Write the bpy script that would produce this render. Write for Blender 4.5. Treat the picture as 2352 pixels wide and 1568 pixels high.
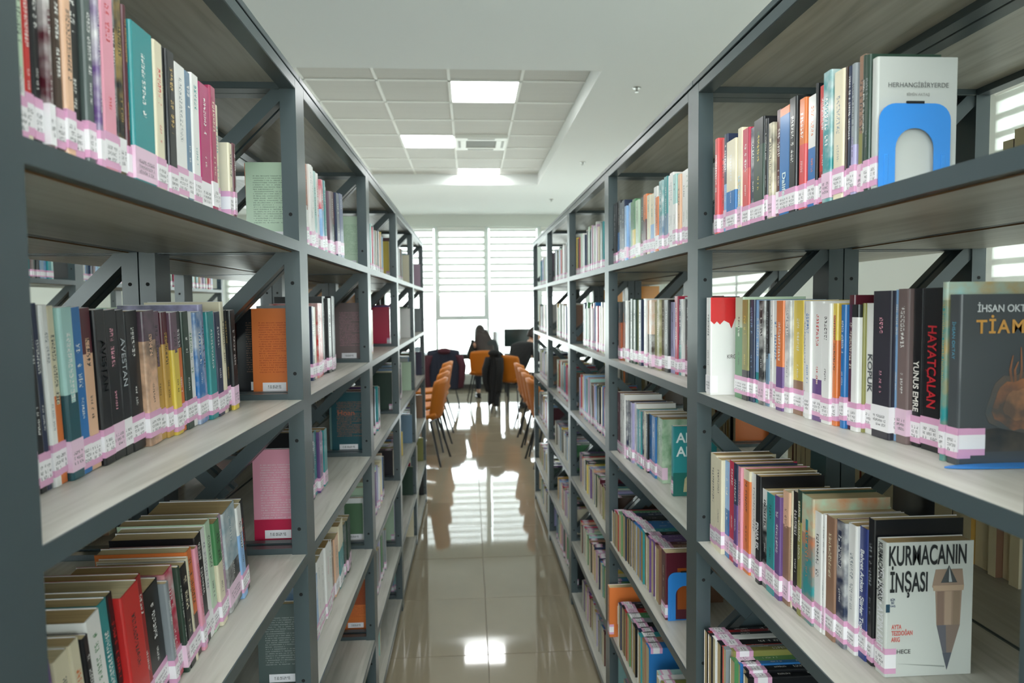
import bpy, bmesh, math, random
from mathutils import Matrix, Vector, Euler
for o in list(bpy.data.objects): bpy.data.objects.remove(o)
S = bpy.context.scene
C = S.collection
PI = math.pi
# ---------------------------------------------------------------- camera
cam_d = bpy.data.cameras.new('camera'); cam = bpy.data.objects.new('camera', cam_d); C.objects.link(cam)
pit, yaw, rol = 0.05338, 0.0621, -0.01019
cy, sy, cp, sp = math.cos(yaw), math.sin(yaw), math.cos(pit), math.sin(pit)
fw = Vector((sy*cp, cy*cp, -sp)); ri = Vector((cy, -sy, 0)); up = ri.cross(fw)
cr, sr = math.cos(rol), math.sin(rol)
r2 = ri*cr + up*sr; u2 = up*cr - ri*sr
EYE = 1.6                                     # camera height over the floor (floor is z = 0)
M = Matrix((r2, u2, -fw)).transposed().to_4x4(); M.translation = (0, 0, EYE)
cam.matrix_world = M
cam_d.sensor_width = 36.0; cam_d.lens = 36.0*1548.4/2352
cam_d.clip_start = 0.02; cam_d.clip_end = 200
cam_d.dof.use_dof = True; cam_d.dof.focus_distance = 1.35; cam_d.dof.aperture_fstop = 5.6
S.camera = cam
# ---------------------------------------------------------------- world, light, exposure
S.view_settings.view_transform = 'Standard'; S.view_settings.look = 'None'
S.view_settings.gamma = 1.0; S.view_settings.use_curve_mapping = False
S.view_settings.exposure = 1.1
W = bpy.data.worlds.new('sky'); S.world = W; W.use_nodes = True
nt = W.node_tree; bg = nt.nodes['Background']
tc = nt.nodes.new('ShaderNodeTexCoord'); sx = nt.nodes.new('ShaderNodeSeparateXYZ'); rmp = nt.nodes.new('ShaderNodeValToRGB')
nt.links.new(tc.outputs['Generated'], sx.inputs[0]); nt.links.new(sx.outputs['Z'], rmp.inputs[0]); nt.links.new(rmp.outputs[0], bg.inputs['Color'])
rmp.color_ramp.elements[0].position = 0.0; rmp.color_ramp.elements[0].color = (0.62, 0.64, 0.62, 1)
rmp.color_ramp.elements[1].position = 0.06; rmp.color_ramp.elements[1].color = (0.92, 0.96, 1.0, 1)
SKY = 5.0; LED = 9.0
bg.inputs['Strength'].default_value = SKY
def area(name, loc, rot, sx_, sy_, power, col=(1, 1, 1), portal=False):
    l = bpy.data.lights.new(name, 'AREA'); l.shape = 'RECTANGLE'; l.size = sx_; l.size_y = sy_
    l.energy = power; l.color = col
    if portal: l.cycles.is_portal = True
    o = bpy.data.objects.new(name, l); C.objects.link(o); o.location = loc; o.rotation_euler = rot
    return o
area('window_light', (-0.4, 13.12, 1.68), (-PI/2, 0, 0), 8.4, 2.85, 1, portal=True)
area('window_light', (3.92, 1.4, 1.9), (0, PI/2, 0), 2.4, 6.6, 1, portal=True)
area('window_light', (3.92, 10.4, 1.9), (0, PI/2, 0), 2.4, 4.2, 1, portal=True)
area('window_light', (-1.1, -4.12, 1.9), (PI/2, 0, 0), 8.6, 2.4, 1, portal=True)
LED_TINT = (0.93, 1.0, 0.97)

# ---------------------------------------------------------------- helpers
def srgb(h):
    h = h.lstrip('#'); v = [int(h[i:i+2], 16)/255 for i in (0, 2, 4)]
    return tuple(c/12.92 if c <= .04045 else ((c+.055)/1.055)**2.4 for c in v)
def mat(name, col, rough=.5, metal=0., spec=.5, noise=None, bump=None, emit=None, coat=0):
    m = bpy.data.materials.new(name); m.use_nodes = True; t = m.node_tree; b = t.nodes['Principled BSDF']
    c = srgb(col) if isinstance(col, str) else col
    b.inputs['Base Color'].default_value = (*c, 1); b.inputs['Roughness'].default_value = rough
    b.inputs['Metallic'].default_value = metal; b.inputs['Specular IOR Level'].default_value = spec
    if coat: b.inputs['Coat Weight'].default_value = coat; b.inputs['Coat Roughness'].default_value = .1
    tcn = t.nodes.new('ShaderNodeTexCoord')
    if noise:                                  # (scale xyz, amount)
        mp = t.nodes.new('ShaderNodeMapping'); mp.inputs['Scale'].default_value = noise[0]
        n = t.nodes.new('ShaderNodeTexNoise'); n.inputs['Scale'].default_value = 1; n.inputs['Detail'].default_value = 5
        r = t.nodes.new('ShaderNodeMapRange'); r.inputs[1].default_value = .3; r.inputs[2].default_value = .7
        r.inputs[3].default_value = 1-noise[1]; r.inputs[4].default_value = 1+noise[1]
        mx = t.nodes.new('ShaderNodeVectorMath'); mx.operation = 'SCALE'; mx.inputs[0].default_value = c
        t.links.new(tcn.outputs['Object'], mp.inputs[0]); t.links.new(mp.outputs[0], n.inputs[0])
        t.links.new(n.outputs[0], r.inputs[0]); t.links.new(r.outputs[0], mx.inputs['Scale']); t.links.new(mx.outputs[0], b.inputs['Base Color'])
    if bump:
        n2 = t.nodes.new('ShaderNodeTexNoise'); n2.inputs['Scale'].default_value = bump[0]; n2.inputs['Detail'].default_value = 3
        bp = t.nodes.new('ShaderNodeBump'); bp.inputs['Strength'].default_value = bump[1]; bp.inputs['Distance'].default_value = .002
        t.links.new(tcn.outputs['Object'], n2.inputs[0]); t.links.new(n2.outputs[0], bp.inputs['Height']); t.links.new(bp.outputs[0], b.inputs['Normal'])
    if emit: b.inputs['Emission Color'].default_value = (*c, 1); b.inputs['Emission Strength'].default_value = emit
    return m
METAL = mat('grey_powder_coat', '#414d50', .29, spec=.6, bump=(900, .06))
METALD = mat('hole_black', '#06080a', .8)
def wood_mat():
    m = bpy.data.materials.new('ash_laminate'); m.use_nodes = True; t = m.node_tree; b = t.nodes['Principled BSDF']
    tcn = t.nodes.new('ShaderNodeTexCoord'); mp = t.nodes.new('ShaderNodeMapping'); mp.inputs['Scale'].default_value = (46, 3.2, 46)
    oi = t.nodes.new('ShaderNodeObjectInfo'); ad = t.nodes.new('ShaderNodeVectorMath'); ad.operation = 'ADD'
    sc = t.nodes.new('ShaderNodeVectorMath'); sc.operation = 'SCALE'; sc.inputs[0].default_value = (7, 13, 5)
    t.links.new(oi.outputs['Random'], sc.inputs['Scale']); t.links.new(tcn.outputs['Object'], ad.inputs[0]); t.links.new(sc.outputs[0], ad.inputs[1])
    n = t.nodes.new('ShaderNodeTexNoise'); n.inputs['Scale'].default_value = 1; n.inputs['Detail'].default_value = 8; n.inputs['Distortion'].default_value = .6
    n2 = t.nodes.new('ShaderNodeTexNoise'); n2.inputs['Scale'].default_value = 4.5; n2.inputs['Detail'].default_value = 3
    r = t.nodes.new('ShaderNodeValToRGB'); e = r.color_ramp.elements
    e[0].position = .30; e[0].color = (*srgb('#a5a499'), 1); e[1].position = .66; e[1].color = (*srgb('#c3c3b9'), 1)
    k = r.color_ramp.elements.new(.48); k.color = (*srgb('#b8b7ad'), 1)
    mx = t.nodes.new('ShaderNodeMix'); mx.data_type = 'RGBA'; mx.blend_type = 'MULTIPLY'; mx.inputs[0].default_value = .2
    t.links.new(ad.outputs[0], mp.inputs[0]); t.links.new(mp.outputs[0], n.inputs[0]); t.links.new(ad.outputs[0], n2.inputs[0])
    t.links.new(n.outputs[0], r.inputs[0]); t.links.new(r.outputs[0], mx.inputs[6]); t.links.new(n2.outputs[0], mx.inputs[7])
    t.links.new(mx.outputs[2], b.inputs['Base Color']); b.inputs['Roughness'].default_value = .36
    return m
WOOD = wood_mat()
def print_mat():
    """printed card: face colour 'Col', lettering / picture colour 'Ink' (alpha 1 = lettering, .5 = blotchy picture)"""
    m = bpy.data.materials.new('printed_cover'); m.use_nodes = True; t = m.node_tree; N = t.nodes; L = t.links; b = N['Principled BSDF']
    def at(n):
        a = N.new('ShaderNodeAttribute'); a.attribute_name = n; return a
    def mth(op, a, bb=None):
        q = N.new('ShaderNodeMath'); q.operation = op
        for i, v in enumerate((a, bb)):
            if v is None: continue
            if isinstance(v, (int, float)): q.inputs[i].default_value = v
            else: L.new(v, q.inputs[i])
        return q.outputs[0]
    col, ink = at('Col'), at('Ink'); uv = N.new('ShaderNodeUVMap'); uv.uv_map = 'UVMap'
    sp_ = N.new('ShaderNodeSeparateXYZ'); L.new(uv.outputs[0], sp_.inputs[0]); u, v = sp_.outputs[0], sp_.outputs[1]
    cell = mth('FLOOR', u); fr = mth('FRACT', u)
    wn = N.new('ShaderNodeTexWhiteNoise'); wn.noise_dimensions = '2D'
    cb = N.new('ShaderNodeCombineXYZ'); L.new(cell, cb.inputs[0]); L.new(mth('FLOOR', v), cb.inputs[1]); L.new(cb.outputs[0], wn.inputs['Vector'])
    word = mth('GREATER_THAN', wn.outputs['Value'], .17)
    inl = mth('MULTIPLY', mth('GREATER_THAN', fr, .12), mth('LESS_THAN', fr, .86))
    cs = N.new('ShaderNodeCombineXYZ'); L.new(mth('MULTIPLY', u, 2.9), cs.inputs[0]); L.new(mth('MULTIPLY', v, 2.3), cs.inputs[1])
    ns = N.new('ShaderNodeTexNoise'); ns.noise_dimensions = '2D'; ns.inputs['Scale'].default_value = 1.0; ns.inputs['Detail'].default_value = 0; L.new(cs.outputs[0], ns.inputs[0])
    st = mth('GREATER_THAN', ns.outputs[0], .50)
    gl = mth('MULTIPLY', mth('MULTIPLY', word, inl), mth('MULTIPLY', st, mth('GREATER_THAN', ink.outputs['Alpha'], .75)))
    tcn = N.new('ShaderNodeTexCoord'); n2 = N.new('ShaderNodeTexNoise'); n2.inputs['Scale'].default_value = 24; n2.inputs['Detail'].default_value = 4
    L.new(tcn.outputs['Object'], n2.inputs[0])
    mr = N.new('ShaderNodeMapRange'); mr.inputs[1].default_value = .38; mr.inputs[2].default_value = .72; L.new(n2.outputs[0], mr.inputs[0])
    art = mth('MULTIPLY', mr.outputs[0], mth('MULTIPLY', mth('GREATER_THAN', ink.outputs['Alpha'], .25), mth('LESS_THAN', ink.outputs['Alpha'], .75)))
    f = mth('MAXIMUM', gl, art)
    mx = N.new('ShaderNodeMix'); mx.data_type = 'RGBA'; L.new(f, mx.inputs[0]); L.new(col.outputs['Color'], mx.inputs[6]); L.new(ink.outputs['Color'], mx.inputs[7])
    L.new(mx.outputs[2], b.inputs['Base Color']); b.inputs['Roughness'].default_value = .30; b.inputs['Coat Weight'].default_value = .25; b.inputs['Coat Roughness'].default_value = .12
    return m
PRINT = print_mat()
def pages_mat():
    m = bpy.data.materials.new('paper_pages'); m.use_nodes = True; t = m.node_tree; b = t.nodes['Principled BSDF']
    tcn = t.nodes.new('ShaderNodeTexCoord'); mp = t.nodes.new('ShaderNodeMapping'); mp.inputs['Scale'].default_value = (8, 1400, 8)
    n = t.nodes.new('ShaderNodeTexNoise'); n.inputs['Scale'].default_value = 1; n.inputs['Detail'].default_value = 2
    oi = t.nodes.new('ShaderNodeObjectInfo'); r2_ = t.nodes.new('ShaderNodeValToRGB'); e = r2_.color_ramp.elements
    e[0].color = (*srgb('#b5935c'), 1); e[1].color = (*srgb('#ddd0a8'), 1)
    r = t.nodes.new('ShaderNodeMapRange'); r.inputs[3].default_value = .72; r.inputs[4].default_value = 1.08; r.inputs[1].default_value = .3; r.inputs[2].default_value = .7
    mx = t.nodes.new('ShaderNodeVectorMath'); mx.operation = 'SCALE'
    t.links.new(tcn.outputs['Object'], mp.inputs[0]); t.links.new(mp.outputs[0], n.inputs[0]); t.links.new(n.outputs[0], r.inputs[0])
    t.links.new(oi.outputs['Random'], r2_.inputs[0]); t.links.new(r2_.outputs[0], mx.inputs[0]); t.links.new(r.outputs[0], mx.inputs['Scale'])
    t.links.new(mx.outputs[0], b.inputs['Base Color']); b.inputs['Roughness'].default_value = .85
    return m
PAGES = pages_mat()
TEXTM = {}
def flat(hexc):
    if hexc not in TEXTM: TEXTM[hexc] = mat('ink_'+hexc.strip('#'), hexc, .45)
    return TEXTM[hexc]

class MB:
    """collects boxes and prisms, links them as one mesh object"""
    def __init__(s): s.v, s.f, s.c, s.k, s.uv, s.mi = [], [], [], [], [], []
    def face(s, pts, col=(1, 1, 1), ink=(0, 0, 0, 0), uv=None, mi=0):
        i = len(s.v); s.v += [tuple(p) for p in pts]; s.f.append(tuple(range(i, i+len(pts))))
        s.c.append(col); s.k.append(ink); s.uv.append(uv or [(0, 0)]*len(pts)); s.mi.append(mi)
    def box(s, a, b, col=(1, 1, 1), mi=0, cols=None, mis=None):
        x0, y0, z0 = a; x1, y1, z1 = b; i = len(s.v)
        s.v += [(x0,y0,z0),(x1,y0,z0),(x1,y1,z0),(x0,y1,z0),(x0,y0,z1),(x1,y0,z1),(x1,y1,z1),(x0,y1,z1)]
        for j, q in enumerate(((0,3,2,1),(4,5,6,7),(0,1,5,4),(1,2,6,5),(2,3,7,6),(3,0,4,7))):
            s.f.append(tuple(i+k for k in q)); s.c.append(cols[j] if cols else col); s.k.append((0,0,0,0)); s.uv.append([(0,0)]*4); s.mi.append(mis[j] if mis else mi)
    def beam(s, p, q, w, h, col=(1, 1, 1), mi=0, upv=(0, 0, 1)):
        p, q = Vector(p), Vector(q); d = (q-p).normalized(); u = Vector(upv); r = d.cross(u)
        if r.length < 1e-4: r = d.cross(Vector((0, 1, 0)))
        r.normalize(); u = r.cross(d); i = len(s.v)
        for e in (p, q):
            for a, b in ((-1,-1),(1,-1),(1,1),(-1,1)): s.v.append(tuple(e + r*(a*w/2) + u*(b*h/2)))
        for k in ((0,1,2,3),(7,6,5,4),(0,4,5,1),(1,5,6,2),(2,6,7,3),(3,7,4,0)):
            s.f.append(tuple(i+j for j in k)); s.c.append(col); s.k.append((0,0,0,0)); s.uv.append([(0,0)]*4); s.mi.append(mi)
    def tube(s, p, q, r0, r1=None, n=10, mi=0):
        r1 = r0 if r1 is None else r1
        p, q = Vector(p), Vector(q); d = (q-p).normalized(); a = d.orthogonal().normalized(); b = d.cross(a); i = len(s.v)
        for e, r in ((p, r0), (q, r1)):
            for k in range(n):
                t = 2*PI*k/n; s.v.append(tuple(e + a*(r*math.cos(t)) + b*(r*math.sin(t))))
        for k in range(n):
            s.f.append((i+k, i+(k+1) % n, i+n+(k+1) % n, i+n+k))
        s.f.append(tuple(i+k for k in reversed(range(n)))); s.f.append(tuple(i+n+k for k in range(n)))
        for _ in range(n+2): s.c.append((1,1,1)); s.k.append((0,0,0,0)); s.uv.append([(0,0)]*n); s.mi.append(mi)
    def mesh(s, name, mats, attrs=False, smooth=False, bevel=0):
        me = bpy.data.meshes.new(name); me.from_pydata(s.v, [], s.f)
        for m in (mats if isinstance(mats, (list, tuple)) else [mats]): me.materials.append(m)
        me.polygons.foreach_set('material_index', s.mi)
        if attrs:
            ca = me.color_attributes.new('Col', 'FLOAT_COLOR', 'CORNER'); ka = me.color_attributes.new('Ink', 'FLOAT_COLOR', 'CORNER'); uv = me.uv_layers.new(name='UVMap')
            A, B, D = [], [], []
            for f, c, k, u in zip(s.f, s.c, s.k, s.uv):
                for j in range(len(f)): A += (c[0], c[1], c[2], 1); B += k; D += u[j]
            ca.data.foreach_set('color', A); ka.data.foreach_set('color', B); uv.data.foreach_set('uv', D)
        if bevel:
            bm = bmesh.new(); bm.from_mesh(me); bmesh.ops.recalc_face_normals(bm, faces=bm.faces)
            bmesh.ops.bevel(bm, geom=list(bm.edges), offset=bevel, segments=1, affect='EDGES', clamp_overlap=True); bm.to_mesh(me); bm.free()
        if smooth: me.polygons.foreach_set('use_smooth', [True]*len(me.polygons))
        me.update(); return me
def link(name, me, parent=None, mw=None):
    o = bpy.data.objects.new(name, me); C.objects.link(o)
    if mw is not None: o.matrix_local = mw
    if parent is not None: o.parent = parent
    return o
def empty(name, mw=None):
    o = bpy.data.objects.new(name, None); o.empty_display_size = .05; C.objects.link(o)
    if mw is not None: o.matrix_local = mw
    return o
def tag(o, label=None, cat=None, group=None, kind=None):
    if label: o['label'] = label
    if cat: o['category'] = cat
    if group: o['group'] = group
    if kind: o['kind'] = kind
    return o
def T(x, y, z): return Matrix.Translation((x, y, z))
def boxobj(name, a, b, m, parent=None, bevel=0):
    q = MB(); q.box(a, b); return link(name, q.mesh(name, m, bevel=bevel), parent)
random.seed(7)
def sheet(fn, nu, nv, th):
    """closed thin shell from fn(u,v)->point, u,v in 0..1"""
    q = MB(); P = [[Vector(fn(i/nu, j/nv)) for j in range(nv+1)] for i in range(nu+1)]
    def nrm(i, j):
        a = P[min(i+1, nu)][j]-P[max(i-1, 0)][j]; b = P[i][min(j+1, nv)]-P[i][max(j-1, 0)]; return a.cross(b).normalized()
    v = []
    for s_ in (1, -1):
        for i in range(nu+1):
            for j in range(nv+1): v.append(tuple(P[i][j]+nrm(i, j)*(s_*th/2)))
    n = (nu+1)*(nv+1); idx = lambda i, j, s: s*n+i*(nv+1)+j; f = []
    for i in range(nu):
        for j in range(nv):
            f.append((idx(i,j,0), idx(i+1,j,0), idx(i+1,j+1,0), idx(i,j+1,0))); f.append((idx(i,j,1), idx(i,j+1,1), idx(i+1,j+1,1), idx(i+1,j,1)))
    for i in range(nu):
        f.append((idx(i,0,0), idx(i,0,1), idx(i+1,0,1), idx(i+1,0,0))); f.append((idx(i,nv,0), idx(i+1,nv,0), idx(i+1,nv,1), idx(i,nv,1)))
    for j in range(nv):
        f.append((idx(0,j,0), idx(0,j+1,0), idx(0,j+1,1), idx(0,j,1))); f.append((idx(nu,j,0), idx(nu,j,1), idx(nu,j+1,1), idx(nu,j+1,0)))
    return v, f
def sheetobj(name, fn, nu, nv, th, m, parent=None):
    v, f = sheet(fn, nu, nv, th); me = bpy.data.meshes.new(name); me.from_pydata(v, [], f); me.materials.append(m)
    me.polygons.foreach_set('use_smooth', [True]*len(f)); return link(name, me, parent)
def blob(name, pts, m, parent=None, levels=1, root=0):
    """skin-modifier body: pts = list of (xyz, radius, parent index)"""
    me = bpy.data.meshes.new(name); me.from_pydata([p[0] for p in pts], [(p[2], i) for i, p in enumerate(pts) if p[2] is not None], [])
    o = link(name, me, parent); o.modifiers.new('Skin', 'SKIN'); me.materials.append(m)
    if not me.skin_vertices: me.update()
    sv = me.skin_vertices[0].data
    for i, p in enumerate(pts):
        r = p[1]; sv[i].radius = (r, r) if not isinstance(r, tuple) else r; sv[i].use_root = (i == root)
    ss = o.modifiers.new('Subsurf', 'SUBSURF'); ss.levels = levels; ss.render_levels = levels
    return o
# ================================================================ the room
WALLW = mat('white_wall_paint', '#d9ddd6', .7); CEILM = mat('ceiling_paint', '#f1f4f3', .75)
TILEM = mat('ceiling_tile_grey', '#dededa', .8, noise=((1, 160, 1), .05)); BARM = mat('grid_white', '#f2f3ee', .5)
FLOORM = mat('polished_beige_porcelain', '#958b76', .045, spec=.75, noise=((2.4, 2.0, 2), .07)); GROUT = mat('grout', '#8d8473', .7)
X0, X1, Y0, Y1R, ZC, ZT = -6.0, 3.8, -4.0, 13.0, EYE+1.73, EYE+1.875
# floor: slab plus porcelain tiles laid 60 x 60 cm with recessed joints
fl = boxobj('floor', (X0, Y0, -.2), (X1, Y1R, -.004), GROUT); tag(fl, kind='structure')
tq = MB(); tq.box((0, 0, -.012), (.597, .597, 0)); tile_me = tq.mesh('floor_tile', FLOORM, bevel=.0012)
rnd = random.Random(3); rest = MB()
for i in range(-11, 8):
    for j in range(-12, 18):
        x, y = .063+.6*i, 3.02+.6*j
        if x < X0-.6 or x > X1 or y < Y0-.6 or y > Y1R: continue
        if -3 <= i <= 2 and j >= -6:
            o = link('floor_tile', tile_me, fl); o.location = (x+.0015, y+.0015, 0)
            o.rotation_euler = (rnd.uniform(-1, 1)*.0011, rnd.uniform(-1, 1)*.0016, 0)
        else: rest.box((max(x+.0015, X0), max(y+.0015, Y0), -.012), (min(x+.5985, X1), min(y+.5985, Y1R), 0))
o = link('floor_tile', rest.mesh('floor_tile_field', FLOORM), fl); tag(o, kind='stuff')
# ceiling: plaster slab with two recessed tile fields
c = MB(); CX0, CX1 = -3.746, 1.0; CA = (5.05, 9.78); CB = (-2.6, 2.5); top = ZT+.12
for a, b in (((X0, Y0), (CX0, Y1R)), ((CX1, Y0), (X1, Y1R)), ((CX0, Y0), (CX1, CB[0])), ((CX0, CB[1]), (CX1, CA[0])), ((CX0, CA[1]), (CX1, Y1R))):
    c.box((a[0], a[1], ZC), (b[0], b[1], top))
c.box((X0, Y0, top), (X1, Y1R, top+.1))
ce = link('ceiling', c.mesh('ceiling', CEILM)); tag(ce, kind='structure')
gx, gy = -.1464, 5.7455
tm = {}
def ctile(x0, x1, y0, y1):
    k = (round(x1-x0, 3), round(y1-y0, 3))
    if k not in tm:
        q = MB(); q.box((0, 0, 0), (x1-x0, y1-y0, .014)); tm[k] = q.mesh('ceiling_tile', TILEM, bevel=.002)
    o = link('ceiling_tile', tm[k], ce); o.location = (x0, y0, ZT+.004)
bars = {}
def gbar(a, b):
    q = MB(); q.box((min(a[0], b[0])-.012*(a[0] == b[0]), min(a[1], b[1])-.012*(a[1] == b[1]), ZT-.004), (max(a[0], b[0])+.012*(a[0] == b[0]), max(a[1], b[1])+.012*(a[1] == b[1]), ZT+.010))
    link('grid_bar', q.mesh('grid_bar', BARM), ce)
leds = {(0, 0), (-1, 3), (0, 6), (-4, 1), (-4, 5), (0, -9), (-3, -9), (0, -12), (-3, -12), (-1, -6), (1, -6), (-1, -10), (-2, -14), (1, -14)}  # near-field panels are unseen, several added to brighten surfaces facing the camera
ac = (0, 3)
for (ya, yb), js in ((CA, range(-2, 8)), (CB, range(-15, -4))):
    for i in range(-6, 2):
        x0 = gx+.6*i; x1 = min(x0+.6, CX1)
        for j in js:
            y0 = max(gy+.6*j, ya); y1 = min(gy+.6*(j+1), yb)
            if y1-y0 < .05 or (i, j) in leds or (i, j) == ac: continue
            ctile(x0+.003, x1-.003, y0+.003, y1-.003)
    for i in range(-5, 2): gbar((gx+.6*i, ya), (gx+.6*i, yb))
    for j in js:
        y = gy+.6*j
        if ya+.05 < y < yb-.05: gbar((CX0, y), (CX1, y))
LEDM = mat('led_diffuser', (.985, 1, 1), .4, emit=LED); WHITEP = mat('white_plastic', '#e9eae4', .35); VENTD = mat('vent_grey', '#9fa19a', .5)
led_lab = {(0, 0): 'square white ceiling light panel nearest the camera, brightest in the grid', (-1, 3): 'ceiling light panel just left of the air conditioner', (0, 6): 'farthest ceiling light panel, at the window end of the grid'}
for (i, j) in sorted(leds):
    r = empty('ceiling_light', T(gx+.6*i+.3, gy+.6*j+.3, ZT))
    tag(r, led_lab.get((i, j), 'white ceiling light panel in the grid, %s row, %s column' % (j, i) if False else 'ceiling light panel out of sight '+['over the left bookcases near the window','over the left bookcases midway','behind the camera by the left wall','behind the camera, farthest back','just behind the camera, left','just behind the camera, overhead','behind the camera, second back','behind the camera, centre','behind the camera, right of centre','behind the camera, far right','behind the camera, near right','behind the camera, last'][sorted(x_ for x_ in leds if x_ not in led_lab).index((i, j)) % 12 if (i, j) not in led_lab else 0]), 'ceiling light', 'square ceiling light panels')
    q = MB(); w = .297
    for a, b in (((-w, -w), (w, -w+.014)), ((-w, w-.014), (w, w)), ((-w, -w+.014), (-w+.014, w-.014)), ((w-.014, -w+.014), (w, w-.014))): q.box((a[0], a[1], -.002), (b[0], b[1], .03))
    link('frame', q.mesh('frame', WHITEP), r); q = MB(); q.box((-w+.014, -w+.014, .004), (w-.014, w-.014, .012)); link('diffuser', q.mesh('diffuser', LEDM), r)
r = empty('air_conditioner', T(gx+.3, gy+.6*3+.3, ZT)); tag(r, 'square white ceiling air conditioner with a grey intake grille', 'air conditioner')
q = MB()
for a, b in (((-.29, -.29), (.29, -.17)), ((-.29, .17), (.29, .29)), ((-.29, -.17), (-.17, .17)), ((.17, -.17), (.29, .17))): q.box((a[0], a[1], -.03), (b[0], b[1], -.001))
link('panel', q.mesh('panel', WHITEP, bevel=.004), r)
for s_ in (-1, 1):
    q = MB(); q.box((-.15, s_*.245-.014, -.034), (.15, s_*.245+.014, -.029)); link('louvre', q.mesh('louvre', VENTD), r)
    q = MB(); q.box((s_*.245-.014, -.15, -.034), (s_*.245+.014, .15, -.029)); link('louvre', q.mesh('louvre', VENTD), r)
q = MB()
for k in range(12): q.box((-.168, -.165+k*.029, -.022), (.168, -.150+k*.029, -.014))
link('grille', q.mesh('grille', VENTD), r); q = MB(); q.box((-.169, -.169, -.01), (.169, .169, -.001)); link('filter', q.mesh('filter', VENTD), r)
SPR = mat('chrome', '#9a9c98', .25, metal=.9)
for k, (x, y, lab) in enumerate(((1.36, 5.43, 'small ceiling sprinkler nearest the camera, right of the tiled recess'), (1.40, 8.25, 'small ceiling sprinkler second from the camera'), (1.36, 11.1, 'small ceiling sprinkler farthest from the camera'))):
    r = empty('sprinkler', T(x, y, ZC)); tag(r, lab, 'sprinkler', 'ceiling sprinklers')
    q = MB(); q.tube((0, 0, -.006), (0, 0, 0), .03, .036, 14); link('escutcheon', q.mesh('escutcheon', SPR), r)
    q = MB(); q.tube((0, 0, -.03), (0, 0, -.006), .008, .01, 8); q.tube((0, 0, -.034), (0, 0, -.03), .016, .016, 10); link('nozzle', q.mesh('nozzle', SPR), r)
# ---- walls
SILL, HEAD = EYE-1.34, EYE+1.51
def wall(name, boxes, m=WALLW):
    q = MB()
    for a, b in boxes: q.box(a, b)
    return tag(link(name, q.mesh(name, m)), kind='structure')
wx = [-.633+.985*i for i in range(-4, 5)]; wl, wr = wx[0], wx[-1]
wall('wall_far', [((X0-.2, Y1R, 0), (wl-.04, Y1R+.25, top)), ((wl-.04, Y1R, 0), (wr+.04, Y1R+.25, SILL)), ((wl-.04, Y1R, HEAD), (wr+.04, Y1R+.25, top)), ((wr+.04, Y1R, 0), (X1+.25, Y1R+.25, top))])
RW = ((-1.9, 4.69), (8.3, 12.5))
wall('wall_right', [((X1, Y0, 0), (X1+.25, RW[0][0], top)), ((X1, RW[0][1], 0), (X1+.25, RW[1][0], top)), ((X1, RW[1][1], 0), (X1+.25, Y1R, top))] +
     [((X1, a, 0), (X1+.25, b, .7)) for a, b in RW] + [((X1, a, HEAD), (X1+.25, b, top)) for a, b in RW])
wall('wall_left', [((X0-.2, Y0-.2, 0), (X0, Y1R, top))]); BWX = (-5.4, 3.2)
wall('wall_back', [((X0, Y0-.2, 0), (BWX[0], Y0, top)), ((BWX[1], Y0-.2, 0), (X1+.25, Y0, top)), ((BWX[0], Y0-.2, 0), (BWX[1], Y0, .7)), ((BWX[0], Y0-.2, HEAD), (BWX[1], Y0, top))])
FRAME = mat('window_frame_grey', '#dbe2df', .4)
def glass_mat():
    m = bpy.data.materials.new('window_glass'); m.use_nodes = True; t = m.node_tree; t.nodes.remove(t.nodes['Principled BSDF'])
    a = t.nodes.new('ShaderNodeBsdfTransparent'); b = t.nodes.new('ShaderNodeBsdfGlossy'); b.inputs['Roughness'].default_value = .02
    f = t.nodes.new('ShaderNodeFresnel'); mx = t.nodes.new('ShaderNodeMixShader'); f.inputs[0].default_value = 1.45
    a.inputs[0].default_value = (.93, .97, .96, 1)
    t.links.new(f.outputs[0], mx.inputs[0]); t.links.new(a.outputs[0], mx.inputs[1]); t.links.new(b.outputs[0], mx.inputs[2]); t.links.new(mx.outputs[0], t.nodes['Material Output'].inputs[0])
    return m
GLASS = glass_mat()
def fabric_mat(name, col, tr, ty):
    m = bpy.data.materials.new(name); m.use_nodes = True; t = m.node_tree; t.nodes.remove(t.nodes['Principled BSDF'])
    d = t.nodes.new('ShaderNodeBsdfDiffuse'); tl = t.nodes.new('ShaderNodeBsdfTranslucent'); tp = t.nodes.new('ShaderNodeBsdfTransparent')
    for n in (d, tl): n.inputs[0].default_value = (*srgb(col), 1)
    m1 = t.nodes.new('ShaderNodeMixShader'); m1.inputs[0].default_value = tr; m2 = t.nodes.new('ShaderNodeMixShader'); m2.inputs[0].default_value = ty
    t.links.new(d.outputs[0], m1.inputs[1]); t.links.new(tl.outputs[0], m1.inputs[2]); t.links.new(m1.outputs[0], m2.inputs[1]); t.links.new(tp.outputs[0], m2.inputs[2])
    t.links.new(m2.outputs[0], t.nodes['Material Output'].inputs[0]); return m
BAND = fabric_mat('blind_opaque_band', '#e6e8e4', .30, .0); SHEER = fabric_mat('blind_sheer', '#f4f5f0', .5, .55)
wn_ = 0
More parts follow.
